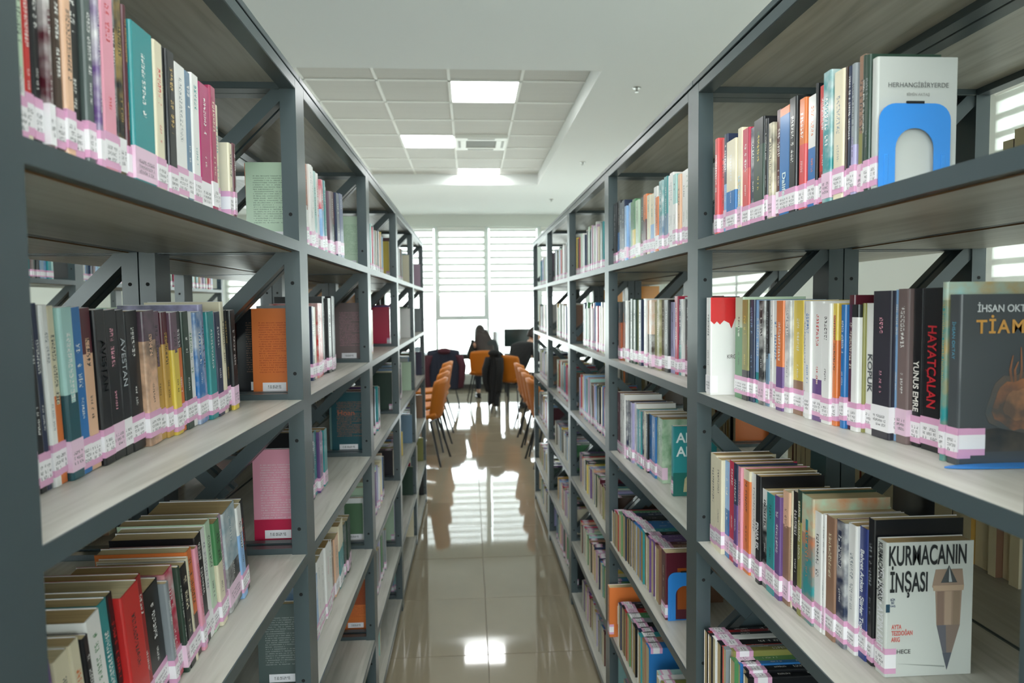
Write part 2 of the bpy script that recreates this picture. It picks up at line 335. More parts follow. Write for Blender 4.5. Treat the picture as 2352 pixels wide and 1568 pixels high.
def blind(mw, w, h, lab, grp, zt):
    r = empty('roller_blind', mw); tag(r, lab, 'blind', grp)
    q = MB(); q.tube((0.01, 0, zt-.03), (w-.01, 0, zt-.03), .022, .022, 12); link('roller', q.mesh('roller', WHITEP, smooth=False), r)
    q = MB(); q.box((.01, -.002, zt-.03-h), (w-.01, .0, zt-.03)); link('sheer_cloth', q.mesh('sheer_cloth', SHEER), r)
    n = int(h/.1285)
    bm_ = None
    for k in range(n):
        if bm_ is None:
            q = MB(); q.box((.01, -.006, 0), (w-.01, -.004, .045)); bm_ = q.mesh('band', BAND)
        o = link('band', bm_, r); o.location = (0, 0, zt-.10-k*.1285)
    q = MB(); q.box((.005, -.012, zt-.05-h), (w-.005, .008, zt-.03-h)); link('bottom_bar', q.mesh('bottom_bar', WHITEP), r)
names = ['leftmost', 'second from left', 'third from left', 'behind the left bookcase ends', 'above the long-haired person', 'above the computer monitor', 'behind the right bookcase ends', 'rightmost']
for i in range(8):
    wn_ += 1; a, b = wx[i], wx[i+1]; y = Y1R+.06; zt_ = EYE-.255; q = MB(); fw_ = .022
    q.box((a-fw_, y-.04, SILL), (a+fw_, y+.05, HEAD)); q.box((b-fw_, y-.04, SILL), (b+fw_, y+.05, HEAD)) if i == 7 else None
    q.box((a+fw_, y-.03, SILL), (b-fw_, y+.05, SILL+.03)); q.box((a+fw_, y-.03, HEAD-.03), (b-fw_, y+.05, HEAD)); q.box((a+fw_, y-.03, zt_-.012), (b-fw_, y+.05, zt_+.012))
    w_ = link('window_%d' % wn_, q.mesh('window', FRAME)); tag(w_, kind='structure')
    for z0, z1 in ((SILL+.03, zt_-.012), (zt_+.012, HEAD-.03)):
        q = MB(); q.box((a+fw_, y+.01, z0), (b-fw_, y+.016, z1)); link('pane', q.mesh('pane', GLASS), w_)
    if i % 2 == 0:
        q = MB(); s0, s1, t0, t1 = a+fw_, b-fw_, zt_+.012, HEAD-.03
        for u, v in (((s0, t0), (s0+.05, t1)), ((s1-.05, t0), (s1, t1)), ((s0+.05, t0), (s1-.05, t0+.055)), ((s0+.05, t1-.05), (s1-.05, t1))): q.box((u[0], y-.05, u[1]), (v[0], y-.01, v[1]))
        link('sash', q.mesh('sash', FRAME), w_); q = MB(); q.box((a+.46, y-.075, t0+.015), (a+.52, y-.05, t0+.04)); q.box((a+.48, y-.085, t0+.04), (a+.50, y-.065, t0+.08)); link('handle', q.mesh('handle', FRAME), w_)
    blind(T(a+.03, Y1R-.03, 0), .925, HEAD-.0-(EYE+.22), 'white striped roller blind on the far window wall, '+names[i], 'striped blinds on the far windows', HEAD)
for i in range(8):  # unseen back-wall windows, put in to light the surfaces facing the camera
    a, b = BWX[0]+i*1.075, BWX[0]+(i+1)*1.075; q = MB(); y = Y0-.06; wn_ += 1
    for u, v in (((a, .7), (a+.03, HEAD)), ((b-.03, .7), (b, HEAD)), ((a+.03, .7), (b-.03, .74)), ((a+.03, HEAD-.04), (b-.03, HEAD))): q.box((u[0], y-.04, u[1]), (v[0], y+.03, v[1]))
    w_ = link('window_%d' % wn_, q.mesh('window', FRAME)); tag(w_, kind='structure'); q = MB(); q.box((a+.03, y-.006, .74), (b-.03, y, HEAD-.04)); link('pane', q.mesh('pane', GLASS), w_)
for k, (a, b) in enumerate(RW):
    n = round((b-a)/1.05); st = (b-a)/n
    for i in range(n):
        wn_ += 1; q = MB(); ya, yb = a+i*st, a+(i+1)*st; x = X1+.06
        for u, v in (((ya, .7), (ya+.04, HEAD)), ((yb-.04, .7), (yb, HEAD)), ((ya+.04, .7), (yb-.04, .74)), ((ya+.04, HEAD-.04), (yb-.04, HEAD))): q.box((x-.03, u[0], u[1]), (x+.04, v[0], v[1]))
        w_ = link('window_%d' % wn_, q.mesh('window', FRAME)); tag(w_, kind='structure')
        q = MB(); q.box((x, ya+.04, .74), (x+.006, yb-.04, HEAD-.04)); link('pane', q.mesh('pane', GLASS), w_)
        blind(T(X1-.03, ya+.01, 0) @ Matrix.Rotation(PI/2, 4, 'Z'), st-.02, 1.85, 'white striped roller blind on the right wall, %s of the %s windows' % (['first', 'second', 'third', 'fourth', 'fifth', 'sixth', 'seventh'][i], ['nearer', 'farther'][k]), 'striped blinds on the right wall', HEAD)
bs = MB(); bs.box((X0, Y1R-.014, 0), (X1, Y1R, .09)); tag(link('baseboard_far', bs.mesh('baseboard', mat('dark_skirting', '#4a4844', .5))), kind='structure')
# ================================================================ bookcases
XL, XR, DEP, PW, PD = -.3715, .5209, .343, .036, .034
BAY = .9908; LEV = [EYE+.146-.35*k for k in range(5)] + [EYE-1.535]; ZTOP = EYE+.498
LV = dict(zip('ABCDEF', LEV))
RAWEDGE = mat('raw_board_edge', '#7c5c3a', .8)
def bookcase_parts():
    """local: x 0..DEP, y 0..BAY, z from floor"""
    q = MB(); hs = []
    q.box((0, 0, 0), (PD, PW, ZTOP-.001))
    for z in LEV:
        for dz in (.058, -.092):
            if .05 < z+dz < ZTOP-.05: hs.append(z+dz)
    for z in hs:
        for k in (-.0006, PW+.0006):                      # bolt holes on both narrow faces
            n = 8; pts = [(PD/2+.0042*math.cos(2*PI*a/n), k, z+.0042*math.sin(2*PI*a/n)) for a in range(n)]
            q.face(pts if k > 0 else pts[::-1], mi=1)
    post = q.mesh('post', [METAL, METALD])
    def ring(top):
        q = MB(); y0, y1 = PW, BAY-PW
        if top:
            for a, b in (((0, y0), (PD, y1)), ((DEP-PD, y0), (DEP, y1)), ((PD, 0), (DEP-PD, PW)), ((PD, BAY-PW), (DEP-PD, BAY))): q.box((a[0], a[1], -.024), (b[0], b[1], 0))
            return q.mesh('top_frame', METAL, bevel=.0015)
        for s in (0, 1):                                   # C-shaped front and back rails
            o, i2, e = (0, .0025, .016) if s == 0 else (DEP, DEP-.0025, DEP-.016)
            q.box((min(o, i2), y0, -.0225), (max(o, i2), y1, 0)); q.box((min(i2, e), y0, -.0225), (max(i2, e), y1, -.0205))
        for ya, yb in ((.008, PW-.006), (BAY-PW+.006, BAY-.008)): q.box((PD, ya, -.026), (DEP-PD, yb, .012))
        return q.mesh('shelf_frame', METAL)
    tf, sf = ring(True), ring(False)
    q = MB(); q.box((.003, PW-.004, -.0185), (DEP-.003, BAY-PW+.004, -.0004)); q.box((.0175, PW+.001, -.0245), (DEP-.0175, BAY-PW-.001, -.0185), mis=(0, 0, 1, 1, 1, 1)); bd = q.mesh('shelf_board', [WOOD, RAWEDGE])
    q = MB(); q.box((-.002, 0.001, .0025), (DEP+.0005, BAY-.001, .015)); cap = q.mesh('top_cap', METAL, bevel=.001)
    q = MB(); q.box((PD, PW-.004, -.010), (DEP-PD, BAY-PW+.004, .002)); tb = q.mesh('top_board', WOOD)
    q = MB(); q.box((0, 0, 0), (PD+.006, PW+.004, .018)); foot = q.mesh('foot', METALD)
    q = MB(); ln = DEP-2*PD; q.beam((ln, .5*PW, -.002), (0, .5*PW, -ln-.002), .026, .030); br = q.mesh('brace', METAL)
    q = MB(); ln = .13; q.beam((0, .5*PW, 0), (ln, .5*PW, -ln), .022, .028); kb = q.mesh('knee_brace', METAL)
    return post, tf, sf, bd, cap, tb, br, kb
PARTS = bookcase_parts()
def bookcase(x, y, label, group, nbr=4):
    post, tf, sf, bd, cap, tb, br, kb = PARTS
    r = empty('bookcase', T(x, y, 0)); tag(r, label, 'bookcase', group)
    for px in (0, DEP-PD):
        for py in (0, BAY-PW): link('post', post, r, T(px, py, 0))
    t = link('top_frame', tf, r, T(0, 0, ZTOP)); link('top_cap', cap, t); link('top_board', tb, t)
    for z in LEV:
        s = link('shelf_frame', sf, r, T(0, 0, z)); link('shelf_board', bd, s)
    for k, z in enumerate([ZTOP-.024]+[v-.026 for v in LEV[:4]]):
        for py in (0, BAY-PW):
            link('brace', br, r, T(PD, py, z))
            if k >= 2: link('brace', kb, r, T(PD, py, z-.06))
    return r
YS = 1.516+PW-BAY                                          # start of the nearest full bay
ORD = ['nearest', 'second', 'third', 'fourth', 'fifth']
for k in range(-1, 5):
    y = YS + BAY*k
    for side, x in (('left', XL-DEP), ('right', XR)):
        if k < 0: lab = 'dark grey metal bookcase whose post edges the %s side of the photo' % side
        else: lab = 'dark grey metal bookcase with ash shelves, %s one on %s side of the aisle' % (ORD[k], side)
        bookcase(x, y, lab, 'bookcases lining the aisle')
        x2 = x-DEP-.003 if side == 'left' else x+DEP+.003
        lab = 'bookcase standing back to back behind the %s %s aisle one' % (ORD[k] if k >= 0 else 'frame-edge', side)
        bookcase(x2, y, lab, 'bookcases backing onto the aisle rows')
for k in range(0, 5):
    bookcase(XL-2*DEP-.9-DEP, YS+BAY*k, 'bookcase in the farther left row seen through gaps, %s one' % ORD[k], 'bookcases of the farther left row')
# ================================================================ books
CN = dict(bk=('#17191d','black'), dk=('#26262a','charcoal'), wh=('#e9e9e6','white'), cr=('#e2d9bd','cream'), rd=('#c9302f','red'), dr=('#9c1f24','dark red'), rs=('#d9585a','salmon red'),
 cm=('#c32a4e','crimson'), mg=('#b3256b','magenta'), dp=('#a8385f','dusty pink'), pk=('#e39cae','pink'), pg=('#bcd3b8','pale green'), lg=('#b9bdb8','light grey'), gy=('#8b9296','grey'), dgy=('#56625f','dark grey'),
 bm=('#7b6a68','mauve brown'), pm=('#6f5564','plum'), dp2=('#33313c','dark slate'), mr=('#571f2b','maroon'), dbr=('#46352c','dark brown'), br=('#93705a','brown'), pe=('#e3b898','peach'), pb=('#8a6a63','rosy brown'),
 pu=('#6a4d86','purple'), lv=('#a9a4cb','lavender'), nb=('#26324f','navy'), db=('#2a3a7c','dark blue'), bl=('#2c73b4','blue'), lb=('#8fb6e0','light blue'), sb=('#8fa9b5','silver blue'), gb=('#6f8ba3','grey blue'),
 te=('#2f8f93','teal'), lt=('#a7d0cc','pale teal'), dte=('#24535c','dark teal'), gn=('#4f8a5a','green'), dgn=('#2b4236','dark green'), ol=('#8c8a4c','olive'), oc=('#c49b4c','ochre'), ye=('#e0c552','yellow'), yw=('#e6e2a8','pale yellow'),
 go=('#c8a860','gold'), ru=('#a4532f','rust'), mp=('#b89ab0','mauve'))
CN['lg2'] = ('#cfd3cd', 'light grey'); CN['ch'] = ('#4b5053', 'dark grey')
CN['or'] = ('#dd7a3e', 'orange')
LIN = {k: srgb(v[0]) for k, v in CN.items()}
PINK, WHT, PINKD = srgb('#dca6c7'), srgb('#f0eef0'), srgb('#c982ae')
br_ = random.Random(11)
def cover_mesh(t, h, d, spec, ink, text=True, art=False, back=False, tscale=1.0):
    parts = spec.split('|'); top = LIN[parts[0]]; bot = LIN[parts[1]] if len(parts) > 1 else top
    fr = float(parts[2]) if len(parts) > 2 else 0
    zs = [0, h*fr, h] if fr else [0, h]
    c, c2, r = .0011, .0016, min(.0028, t*.3)
    out = [(d, 0), (r, 0), (r*.3, r*.3), (0, r), (0, t-r), (r*.3, t-r*.3), (r, t), (d, t)]
    inn = [(d, c), (max(r, c2), c), (c2, c*1.2), (c2, r), (c2, t-r), (c2, t-c*1.2), (max(r, c2), t-c), (d, t-c)]
    q = MB(); ik = LIN.get(ink, (0, 0, 0)); K = (*ik, .5 if art else 0)
    for b in range(len(zs)-1):
        z0, z1 = zs[b], zs[b+1]; col = bot if (fr and b == 0) else top
        for i in range(7):
            (xa, ya), (xb, yb) = out[i], out[i+1]; q.face([(xb, yb, z0), (xa, ya, z0), (xa, ya, z1), (xb, yb, z1)], col, K)
        for i in (0, 6):
            (xa, ya), (xb, yb) = inn[i], inn[i+1]; q.face([(xa, ya, z0), (xb, yb, z0), (xb, yb, z1), (xa, ya, z1)], WHT)
        q.face([(d, out[0][1], z0), (d, inn[0][1], z0), (d, inn[0][1], z1), (d, out[0][1], z1)], col)
        q.face([(d, inn[7][1], z0), (d, out[7][1], z0), (d, out[7][1], z1), (d, inn[7][1], z1)], col)
    for i in range(7):
        o0, o1, i0, i1 = out[i], out[i+1], inn[i], inn[i+1]
        q.face([(*o0, h), (*i0, h), (*i1, h), (*o1, h)][::-1], top); q.face([(*o0, 0), (*i0, 0), (*i1, 0), (*o1, 0)], bot)
    tq_ = [] if text and t > .006 else None
    if tq_ is not None:
        e = -.00025; lh = min(t*.42, .0085)*tscale; ya = t/2+lh/2; yb = t/2-lh/2
        a_ = br_.uniform(.80, .93); spans = [(h*a_, h*(a_-br_.uniform(.14, .34))), (h*.46, h*br_.uniform(.30, .36))] if br_.random() < .75 else [(h*a_, h*.45)]
        for s_, (za, zb) in enumerate(spans):
            l2 = lh*(1 if s_ == 0 else .62); ya = t/2+l2/2; yb = t/2-l2/2; n = (za-zb)/(l2*.72); u0 = br_.random()*50//1; v0 = br_.randint(0, 40)
            tb_ = MB(); tq_.append(tb_); tb_.face([(e, ya, zb), (e, ya, za), (e, yb, za), (e, yb, zb)], bot if (fr and za < h*fr+.02) else top if not fr or zb > h*fr else (bot if (za+zb)/2 < h*fr else top), (*ik, 1), [(u0+n, v0+.05), (u0, v0+.05), (u0, v0+.95), (u0+n, v0+.95)])
    if back:                                            # printed blurb on the board that faces the camera
        y = -.0003 if back == 'near' else t+.0003; nl = 22
        for k in range(nl):
            z = h*(.84-.027*k); w = d*(.72 if k % 7 != 6 else .4); xa, xb = d*.14, d*.14+w; u0 = k*31; n = w/.0022
            pts = [(xa, y, z-.0022), (xb, y, z-.0022), (xb, y, z), (xa, y, z)] if back == 'near' else [(d-xa, y, z-.0022), (d-xb, y, z-.0022), (d-xb, y, z), (d-xa, y, z)]
            q.face(pts, bot if fr and z < h*fr else top, (*ik, 1), [(u0, k+.05), (u0+n, k+.05), (u0+n, k+.95), (u0, k+.95)])
    return q.mesh('book_cover', PRINT, attrs=True), [m_.mesh('spine_title', PRINT, attrs=True) for m_ in tq_ or []]
def page_mesh(t, h, d):
    q = MB(); q.box((.0019, .0013, .0012), (d-.0015, t-.0013, h-.0014)); return q.mesh('page_block', PAGES)
def sticker_mesh(t, z0=None):
    q = MB(); g = .00035; w = .017; z0 = br_.uniform(.005, .013) if z0 is None else z0; hh = .038
    sty = br_.random()
    bands = ((0, .008, PINK), (.008, .029, WHT), (.029, hh, PINK)) if sty < .75 else ((0, hh, srgb('#e6c6da')),) if sty < .88 else ((0, hh, WHT),)
    for a, b, c in bands:
        za, zb = z0+a, z0+b
        q.face([(-g, t+g, za), (-g, -g, za), (-g, -g, zb), (-g, t+g, zb)], c); q.face([(-g, -g, za), (w, -g, za), (w, -g, zb), (-g, -g, zb)], c); q.face([(w, t+g, za), (-g, t+g, za), (-g, t+g, zb), (w, t+g, zb)], c)
        for s in (0, 1):
            z = zb if s else za
            q.face([(-g, -g, z), (0, -g, z), (0, t+g, z), (-g, t+g, z)], c)
    if t > .008:
        for k in range(3):
            z = z0+.024-k*.0062; y0, y1 = t*.86, t*.14; n = (y0-y1)/.0026; u0 = br_.randint(0, 90)
            q.face([(-g*1.6, y0, z-.0042), (-g*1.6, y1, z-.0042), (-g*1.6, y1, z), (-g*1.6, y0, z)], bands[min(1, len(bands)-1)][2], (.03, .03, .04, 1), [(u0, k+.05), (u0+n, k+.05), (u0+n, k+.95), (u0, k+.95)])
    return q.mesh('call_number_label', PRINT, attrs=True)
RX = lambda a: Matrix.Rotation(a, 4, 'X'); RY = lambda a: Matrix.Rotation(a, 4, 'Y'); RZ = lambda a: Matrix.Rotation(a, 4, 'Z')
NEARS = {}
def book(row, y, t, h, d, X, spec, ink, lean=0, mode=None, label=None, z=None, group=None, grp_extra=None, **kw):
    """row e.g. 'L0A'; y = near edge, X = spine plane; lean in degrees, top towards the camera"""
    left = row[0] == 'L'; zz = (z if z is not None else LV[row[2]]) + (0 if row[2] != 'x' else 0)
    g = .0012; t2 = t-g
    if mode == 'U':
        base = (RZ(PI) if left else Matrix.Identity(4)) @ RY(PI/2)
        M_ = T(X, y+(t2 if left else 0), zz+d) @ base
    else:
        base = T(0, t2, 0) @ RZ(PI) if left else Matrix.Identity(4)
        M_ = T(X, y, zz) @ RX(math.radians(lean)) @ base
    r = empty('book', M_); NEARS.setdefault(row, []).append((y, r, ink if mode == 'U' else spec, label, t, mode))
    r['group'] = group or 'library books on the shelves'; r['category'] = 'book'
    if mode == 'U': spec, ink = ink, 'wh'
    cm_, tm_ = cover_mesh(t2, h, d, spec, ink, **kw); link('cover', cm_, r)
    for i_, m_ in enumerate(tm_): link('spine_title' if i_ == 0 else 'author_line', m_, r)
    link('page_block', page_mesh(t2, h, d), r); link('call_number_label', sticker_mesh(t2), r)
    return r
SHELVES = [
 ('L0A','A',0,0.0,'''0.627 0.0130 0.149 pg|wh|.4 dk -0.392
0.640 0.0123 0.155 rd|cr|.25 wh -0.392
0.652 0.0128 0.165 bk wh -0.392
0.665 0.0093 0.166 mr wh -0.392
0.674 0.0089 0.163 lg dk -0.392
0.683 0.0141 0.172 dbr wh -0.392
0.697 0.0155 0.177 pe dk -0.392
0.713 0.0251 0.193 bk wh -0.392
0.738 0.0149 0.198 dgy wh -0.392
0.753 0.0086 0.195 pu wh -0.392
0.761 0.0289 0.203 pk rd -0.392
0.790 0.0124 0.208 bk wh -0.392
0.803 0.0158 0.207 bk go -0.392
0.819 0.0092 0.204 mr go -0.392
0.828 0.0552 0.191 te wh -0.392
0.883 0.0255 0.190 cr rd -0.392
0.908 0.0218 0.195 bk go -0.392
0.930 0.0257 0.196 bk go -0.392
0.956 0.0362 0.189 wh gy -0.392
0.992 0.0199 0.189 gb wh -0.392
1.012 0.0274 0.193 wh te -0.392
1.040 0.0413 0.190 mg wh -0.392
1.081 0.0238 0.197 dp cr -0.392
1.105 0.0171 0.176 cr te -0.392
1.162 0.0169 0.129 cr dk -0.392
1.179 0.0130 0.132 mr wh -0.392'''),
 ('L0B','B',0,-4,'''0.761 0.0083 0.215 pb dk -0.476
0.769 0.0156 0.212 bk wh -0.476
0.784 0.0130 0.212 nb wh -0.476
0.797 0.0143 0.210 wh gy -0.476
0.812 0.0157 0.209 cr|or|.5 dk -0.476
0.827 0.0266 0.207 lt|dte|.5 wh -0.476
0.854 0.0244 0.207 bl wh -0.476
0.878 0.0258 0.206 mr|pe|.72 dk -0.476
0.904 0.0263 0.204 bk pk -0.476
0.931 0.0327 0.203 bk pk -0.476
0.963 0.0236 0.203 bk gy -0.476
0.987 0.0384 0.201 bk wh -0.476
1.025 0.0386 0.201 pm|pe|.78 dk -0.476
1.064 0.0274 0.200 pm|oc|.72 dk -0.476
1.091 0.0207 0.199 mr|oc|.75 dk -0.476
1.112 0.0249 0.198 pm|ye|.7 dk -0.476
1.137 0.0243 0.199 dk|or|.7 wh -0.476
1.161 0.0272 0.199 dgn wh -0.476
1.188 0.0227 0.198 wh gn -0.476
1.211 0.0317 0.198 bl wh -0.476
1.243 0.0207 0.211 lv dk -0.476
1.263 0.0324 0.198 te wh -0.476
1.296 0.0294 0.197 nb wh -0.476
1.325 0.0164 0.197 nb|rd|.2 wh -0.476
1.342 0.0168 0.217 cr dk -0.476
1.359 0.0198 0.200 bk go -0.476
1.378 0.0282 0.200 bk|ye|.12 wh -0.476'''),
 ('L0C','C',0,-9,'''0.719 0.0102 0.195 wh gy -0.438
0.729 0.0138 0.193 pu wh -0.438
0.743 0.0275 0.188 cr dk -0.438
0.771 0.0201 0.192 cr or -0.438
0.791 0.0134 0.189 bk|wh|.3 wh -0.438
0.804 0.0323 0.203 wh gn -0.438
0.837 0.0215 0.208 te wh -0.438
0.858 0.0158 0.210 bk|rd|.4 rd -0.438
0.874 0.0458 0.200 rd dk -0.438
0.920 0.0208 0.204 dr wh -0.438
0.940 0.0474 0.173 bk wh -0.438
0.988 0.0118 0.168 gy wh -0.438
1.000 0.0309 0.177 cm wh -0.438
1.030 0.0096 0.175 dgn wh -0.438
1.040 0.0232 0.170 bk cr -0.438
1.063 0.0103 0.176 cr dk -0.438
1.073 0.0211 0.183 or|dbr|.4 dk -0.438
1.095 0.0146 0.180 pk rd -0.438
1.109 0.0264 0.193 bk wh -0.438
1.136 0.0197 0.196 wh gy -0.438
1.155 0.0245 0.201 pg dk -0.438
1.180 0.0256 0.193 gn|cr|.6 dk -0.438
1.205 0.0222 0.195 mp wh -0.438
1.228 0.0616 0.194 sb|bk|.45 wh -0.438
1.289 0.0254 0.186 wh|lb|.7 dk -0.438
1.315 0.0264 0.187 bk rd -0.438'''),
 ('R0A','A',0,1.5,'''0.888 0.0123 0.185 dgn gy 0.542
0.901 0.0088 0.189 dgn wh 0.542
0.910 0.0157 0.193 br|ol|.5 dk 0.542
0.926 0.0121 0.187 gy|lv|.4 dk 0.542
0.938 0.0121 0.188 nb wh 0.542
0.950 0.0046 0.190 dbr wh 0.542
0.955 0.0279 0.190 cr gy 0.542
0.984 0.0247 0.198 te wh 0.542
1.008 0.0256 0.187 rd|dr|.3 wh 0.542
1.034 0.0070 0.194 bk ye 0.542
1.041 0.0315 0.182 wh|bl|.55 or 0.542
1.073 0.0221 0.185 or|rs|.6 wh 0.542
1.096 0.0260 0.194 bk wh 0.542
1.122 0.0403 0.188 or|bl|.93 wh 0.542
1.164 0.0204 0.193 mr wh 0.542
1.185 0.0189 0.175 cr dk 0.542
1.204 0.0109 0.187 dk wh 0.542
1.215 0.0450 0.194 bk|dgn|.75 ye 0.542
1.261 0.0282 0.189 nb wh 0.542
1.290 0.0329 0.194 cm|rs|.6 wh 0.542
1.323 0.0218 0.202 cr dk 0.542
1.345 0.0506 0.187 cr|bl|.45 wh 0.542
1.396 0.0190 0.208 nb|lb|.5 wh 0.542
1.415 0.0269 0.204 rs dk 0.542
1.442 0.0192 0.210 rs wh 0.542
1.464 0.0179 0.210 gy dk 0.542'''),
 ('R0B','B',0,0,'''0.835 0.0093 0.227 bl|dte|.5 lb 0.618
0.845 0.0083 0.223 dte wh 0.618
0.853 0.0411 0.222 bk rd 0.618
0.895 0.0203 0.222 bk wh 0.618
0.915 0.0252 0.222 bm wh 0.618
0.939 0.0110 0.221 lb wh 0.617
0.946 0.0451 0.220 dp2 pk 0.613
0.985 0.0268 0.202 wh bk 0.609
1.009 0.0062 0.202 ol wh 0.607
1.014 0.0198 0.200 bk|wh|.9 wh 0.606
1.030 0.0158 0.215 mr cr 0.604
1.044 0.0137 0.200 bl wh 0.603
1.056 0.0126 0.200 rd wh 0.602
1.067 0.0149 0.202 ye|or|.7 dk 0.600
1.079 0.0284 0.202 wh dk 0.598
1.102 0.0364 0.205 wh|pu|.35 rd 0.595
1.135 0.0210 0.206 wh bl 0.593
1.153 0.0205 0.207 wh gy 0.591
1.169 0.0380 0.208 ye|br|.3 wh 0.589
1.203 0.0245 0.208 wh gy 0.587
1.224 0.0295 0.208 or|pu|.4 wh 0.585
1.251 0.0229 0.208 wh bl 0.583
1.272 0.0157 0.209 wh gy 0.582
1.286 0.0174 0.209 dk|gb|.5 gy 0.581
1.300 0.0274 0.209 bk wh 0.579
1.325 0.0211 0.210 lb|te|.3 wh 0.578
1.344 0.0242 0.211 nb lb 0.577
1.365 0.0326 0.211 ol|dk|.3 ye 0.575
1.393 0.0441 0.217 pg|gn|.7 dk 0.573'''),
 ('R0C','C',0,0,'''0.962 0.0169 0.226 bk gy 0.601
0.975 0.0236 0.207 db wh 0.598
0.994 0.0242 0.206 wh gy 0.594
1.014 0.0287 0.204 nb wh 0.591
1.037 0.0287 0.204 br cr 0.587
1.062 0.0110 0.203 wh gy 0.585
1.070 0.0284 0.202 wh dk 0.583
1.092 0.0419 0.221 pg|te|.7 or 0.579
1.129 0.0173 0.224 dgn|ol|.75 wh 0.576
1.143 0.0236 0.216 bk wh 0.574
1.164 0.0082 0.214 cr dk 0.572
1.170 0.0274 0.210 pe|br|.7 br 0.571
1.193 0.0242 0.195 pu wh 0.568
1.213 0.0351 0.192 te dk 0.566
1.243 0.0271 0.193 wh|bk|.85 wh 0.563
1.267 0.0224 0.215 bk wh 0.561
1.287 0.0302 0.213 wh gy 0.559
1.313 0.0331 0.214 cr|or|.9 dk 0.557
1.343 0.0179 0.215 pk dk 0.555
1.358 0.0212 0.218 nb|pu|.6 wh 0.554
1.376 0.0323 0.217 cm wh 0.552
1.405 0.0283 0.211 lb|bl|.5 wh 0.550
1.431 0.0739 0.210 cr dk 0.547'''),
 ('R0D','D',0,'U','''1.304 0.0234 0.140 cr bk 0.558
1.321 0.0226 0.146 cr bk 0.555
1.339 0.0171 0.149 bl bl 0.553
1.350 0.0266 0.149 yw gn 0.550
1.370 0.0204 0.161 cr ol 0.547
1.385 0.0194 0.158 cr gy 0.545
1.401 0.0108 0.156 or rd 0.543
1.407 0.0249 0.157 cr bk 0.541
1.434 0.0227 0.156 bk wh 0.538
1.451 0.0206 0.154 cr dk 0.535
1.468 0.0205 0.151 cr dr 0.533
1.483 0.0222 0.148 cr bk 0.531'''),
 ('R1A','A',0,0,'''1.635 0.0359 0.186 wh gn 0.540
1.673 0.0330 0.188 wh dk 0.540
1.707 0.0224 0.185 pe dk 0.540
1.731 0.0290 0.190 lt|wh|.6 dk 0.540
1.761 0.0656 0.200 wh gy 0.540
1.828 0.0721 0.203 te|gb|.5 wh 0.540
1.902 0.0306 0.159 or dk 0.540
1.934 0.0382 0.194 wh gy 0.540
1.974 0.0747 0.180 cr|lb|.5 te 0.540
2.050 0.0377 0.191 or|mr|.6 dk 0.540
2.089 0.0431 0.189 dk|mr|.4 wh 0.540
2.134 0.0450 0.187 pg gn 0.540
2.181 0.0768 0.197 gn|ye|.5 dk 0.540
2.260 0.0648 0.196 lb wh 0.540
2.328 0.0786 0.216 nb wh 0.540
2.408 0.0918 0.228 bk|bl|.5 wh 0.540'''),
 ('R1B','B',0,0,'''1.818 0.0533 0.223 bk|mr|.4 wh 0.603
1.863 0.0157 0.217 wh dk 0.599
1.871 0.0387 0.217 nb|te|.4 wh 0.597
1.901 0.0329 0.226 cm wh 0.594
1.924 0.0484 0.209 lv dk 0.590
1.962 0.0354 0.216 bk wh 0.586
1.986 0.0588 0.216 dbr wh 0.583
2.029 0.0736 0.217 ol cr 0.577
2.085 0.0681 0.217 pe|dbr|.5 wh 0.572
2.138 0.0624 0.218 wh gy 0.568
2.190 0.0362 0.218 nb wh 0.565
2.216 0.0574 0.218 ol ye 0.562
2.256 0.1056 0.219 dgn wh 0.557
2.345 0.0513 0.217 wh bl 0.552
2.380 0.1142 0.215 dk|ru|.65 or 0.548'''),
 ('R1C','C',0,0,'''2.023 0.0608 0.199 pg gn 0.588
2.072 0.0281 0.199 gy dk 0.584
2.084 0.0875 0.196 bl wh 0.579
2.155 0.0252 0.194 bk wh 0.575
2.173 0.0325 0.198 cr dk 0.572
2.199 0.0265 0.196 nb wh 0.570
2.213 0.0692 0.194 te wh 0.566
2.270 0.0360 0.212 wh gy 0.562
2.297 0.0370 0.211 lv dk 0.560
2.320 0.0692 0.214 nb wh 0.556
2.372 0.0749 0.230 wh dk 0.552
2.430 0.0702 0.224 mr wh 0.547'''),
 ('R1D','D',0,'U','''1.954 0.0385 0.170 cr br 0.559
1.986 0.0312 0.170 cr mr 0.557
2.012 0.0354 0.170 cr pu 0.555
2.042 0.0362 0.170 ye pu 0.553
2.073 0.0379 0.170 cr bk 0.551
2.105 0.0393 0.170 cr te 0.549
2.138 0.0503 0.170 cr bl 0.547
2.181 0.0497 0.166 wh bl 0.544
2.222 0.0624 0.163 wh bk 0.542
2.278 0.0319 0.158 gy bk 0.539
2.305 0.0498 0.156 cr nb 0.538
2.350 0.0527 0.149 cr gn 0.536
2.397 0.0610 0.136 cr dr 0.533
2.451 0.0489 0.125 cr bk 0.531'''),
 ('R1E','E',0,'U','''2.039 0.0425 0.170 te bl 0.549
2.075 0.0413 0.170 cr br 0.547
2.110 0.0393 0.170 cr te 0.544
2.143 0.0400 0.170 lb nb 0.542
2.176 0.0420 0.170 ye bk 0.540
2.212 0.0390 0.170 cr gy 0.538
2.245 0.0449 0.170 cr gn 0.536
2.283 0.0404 0.170 wh dr 0.535
2.318 0.0453 0.167 gy bk 0.533
2.357 0.0367 0.163 wh nb 0.531'''),
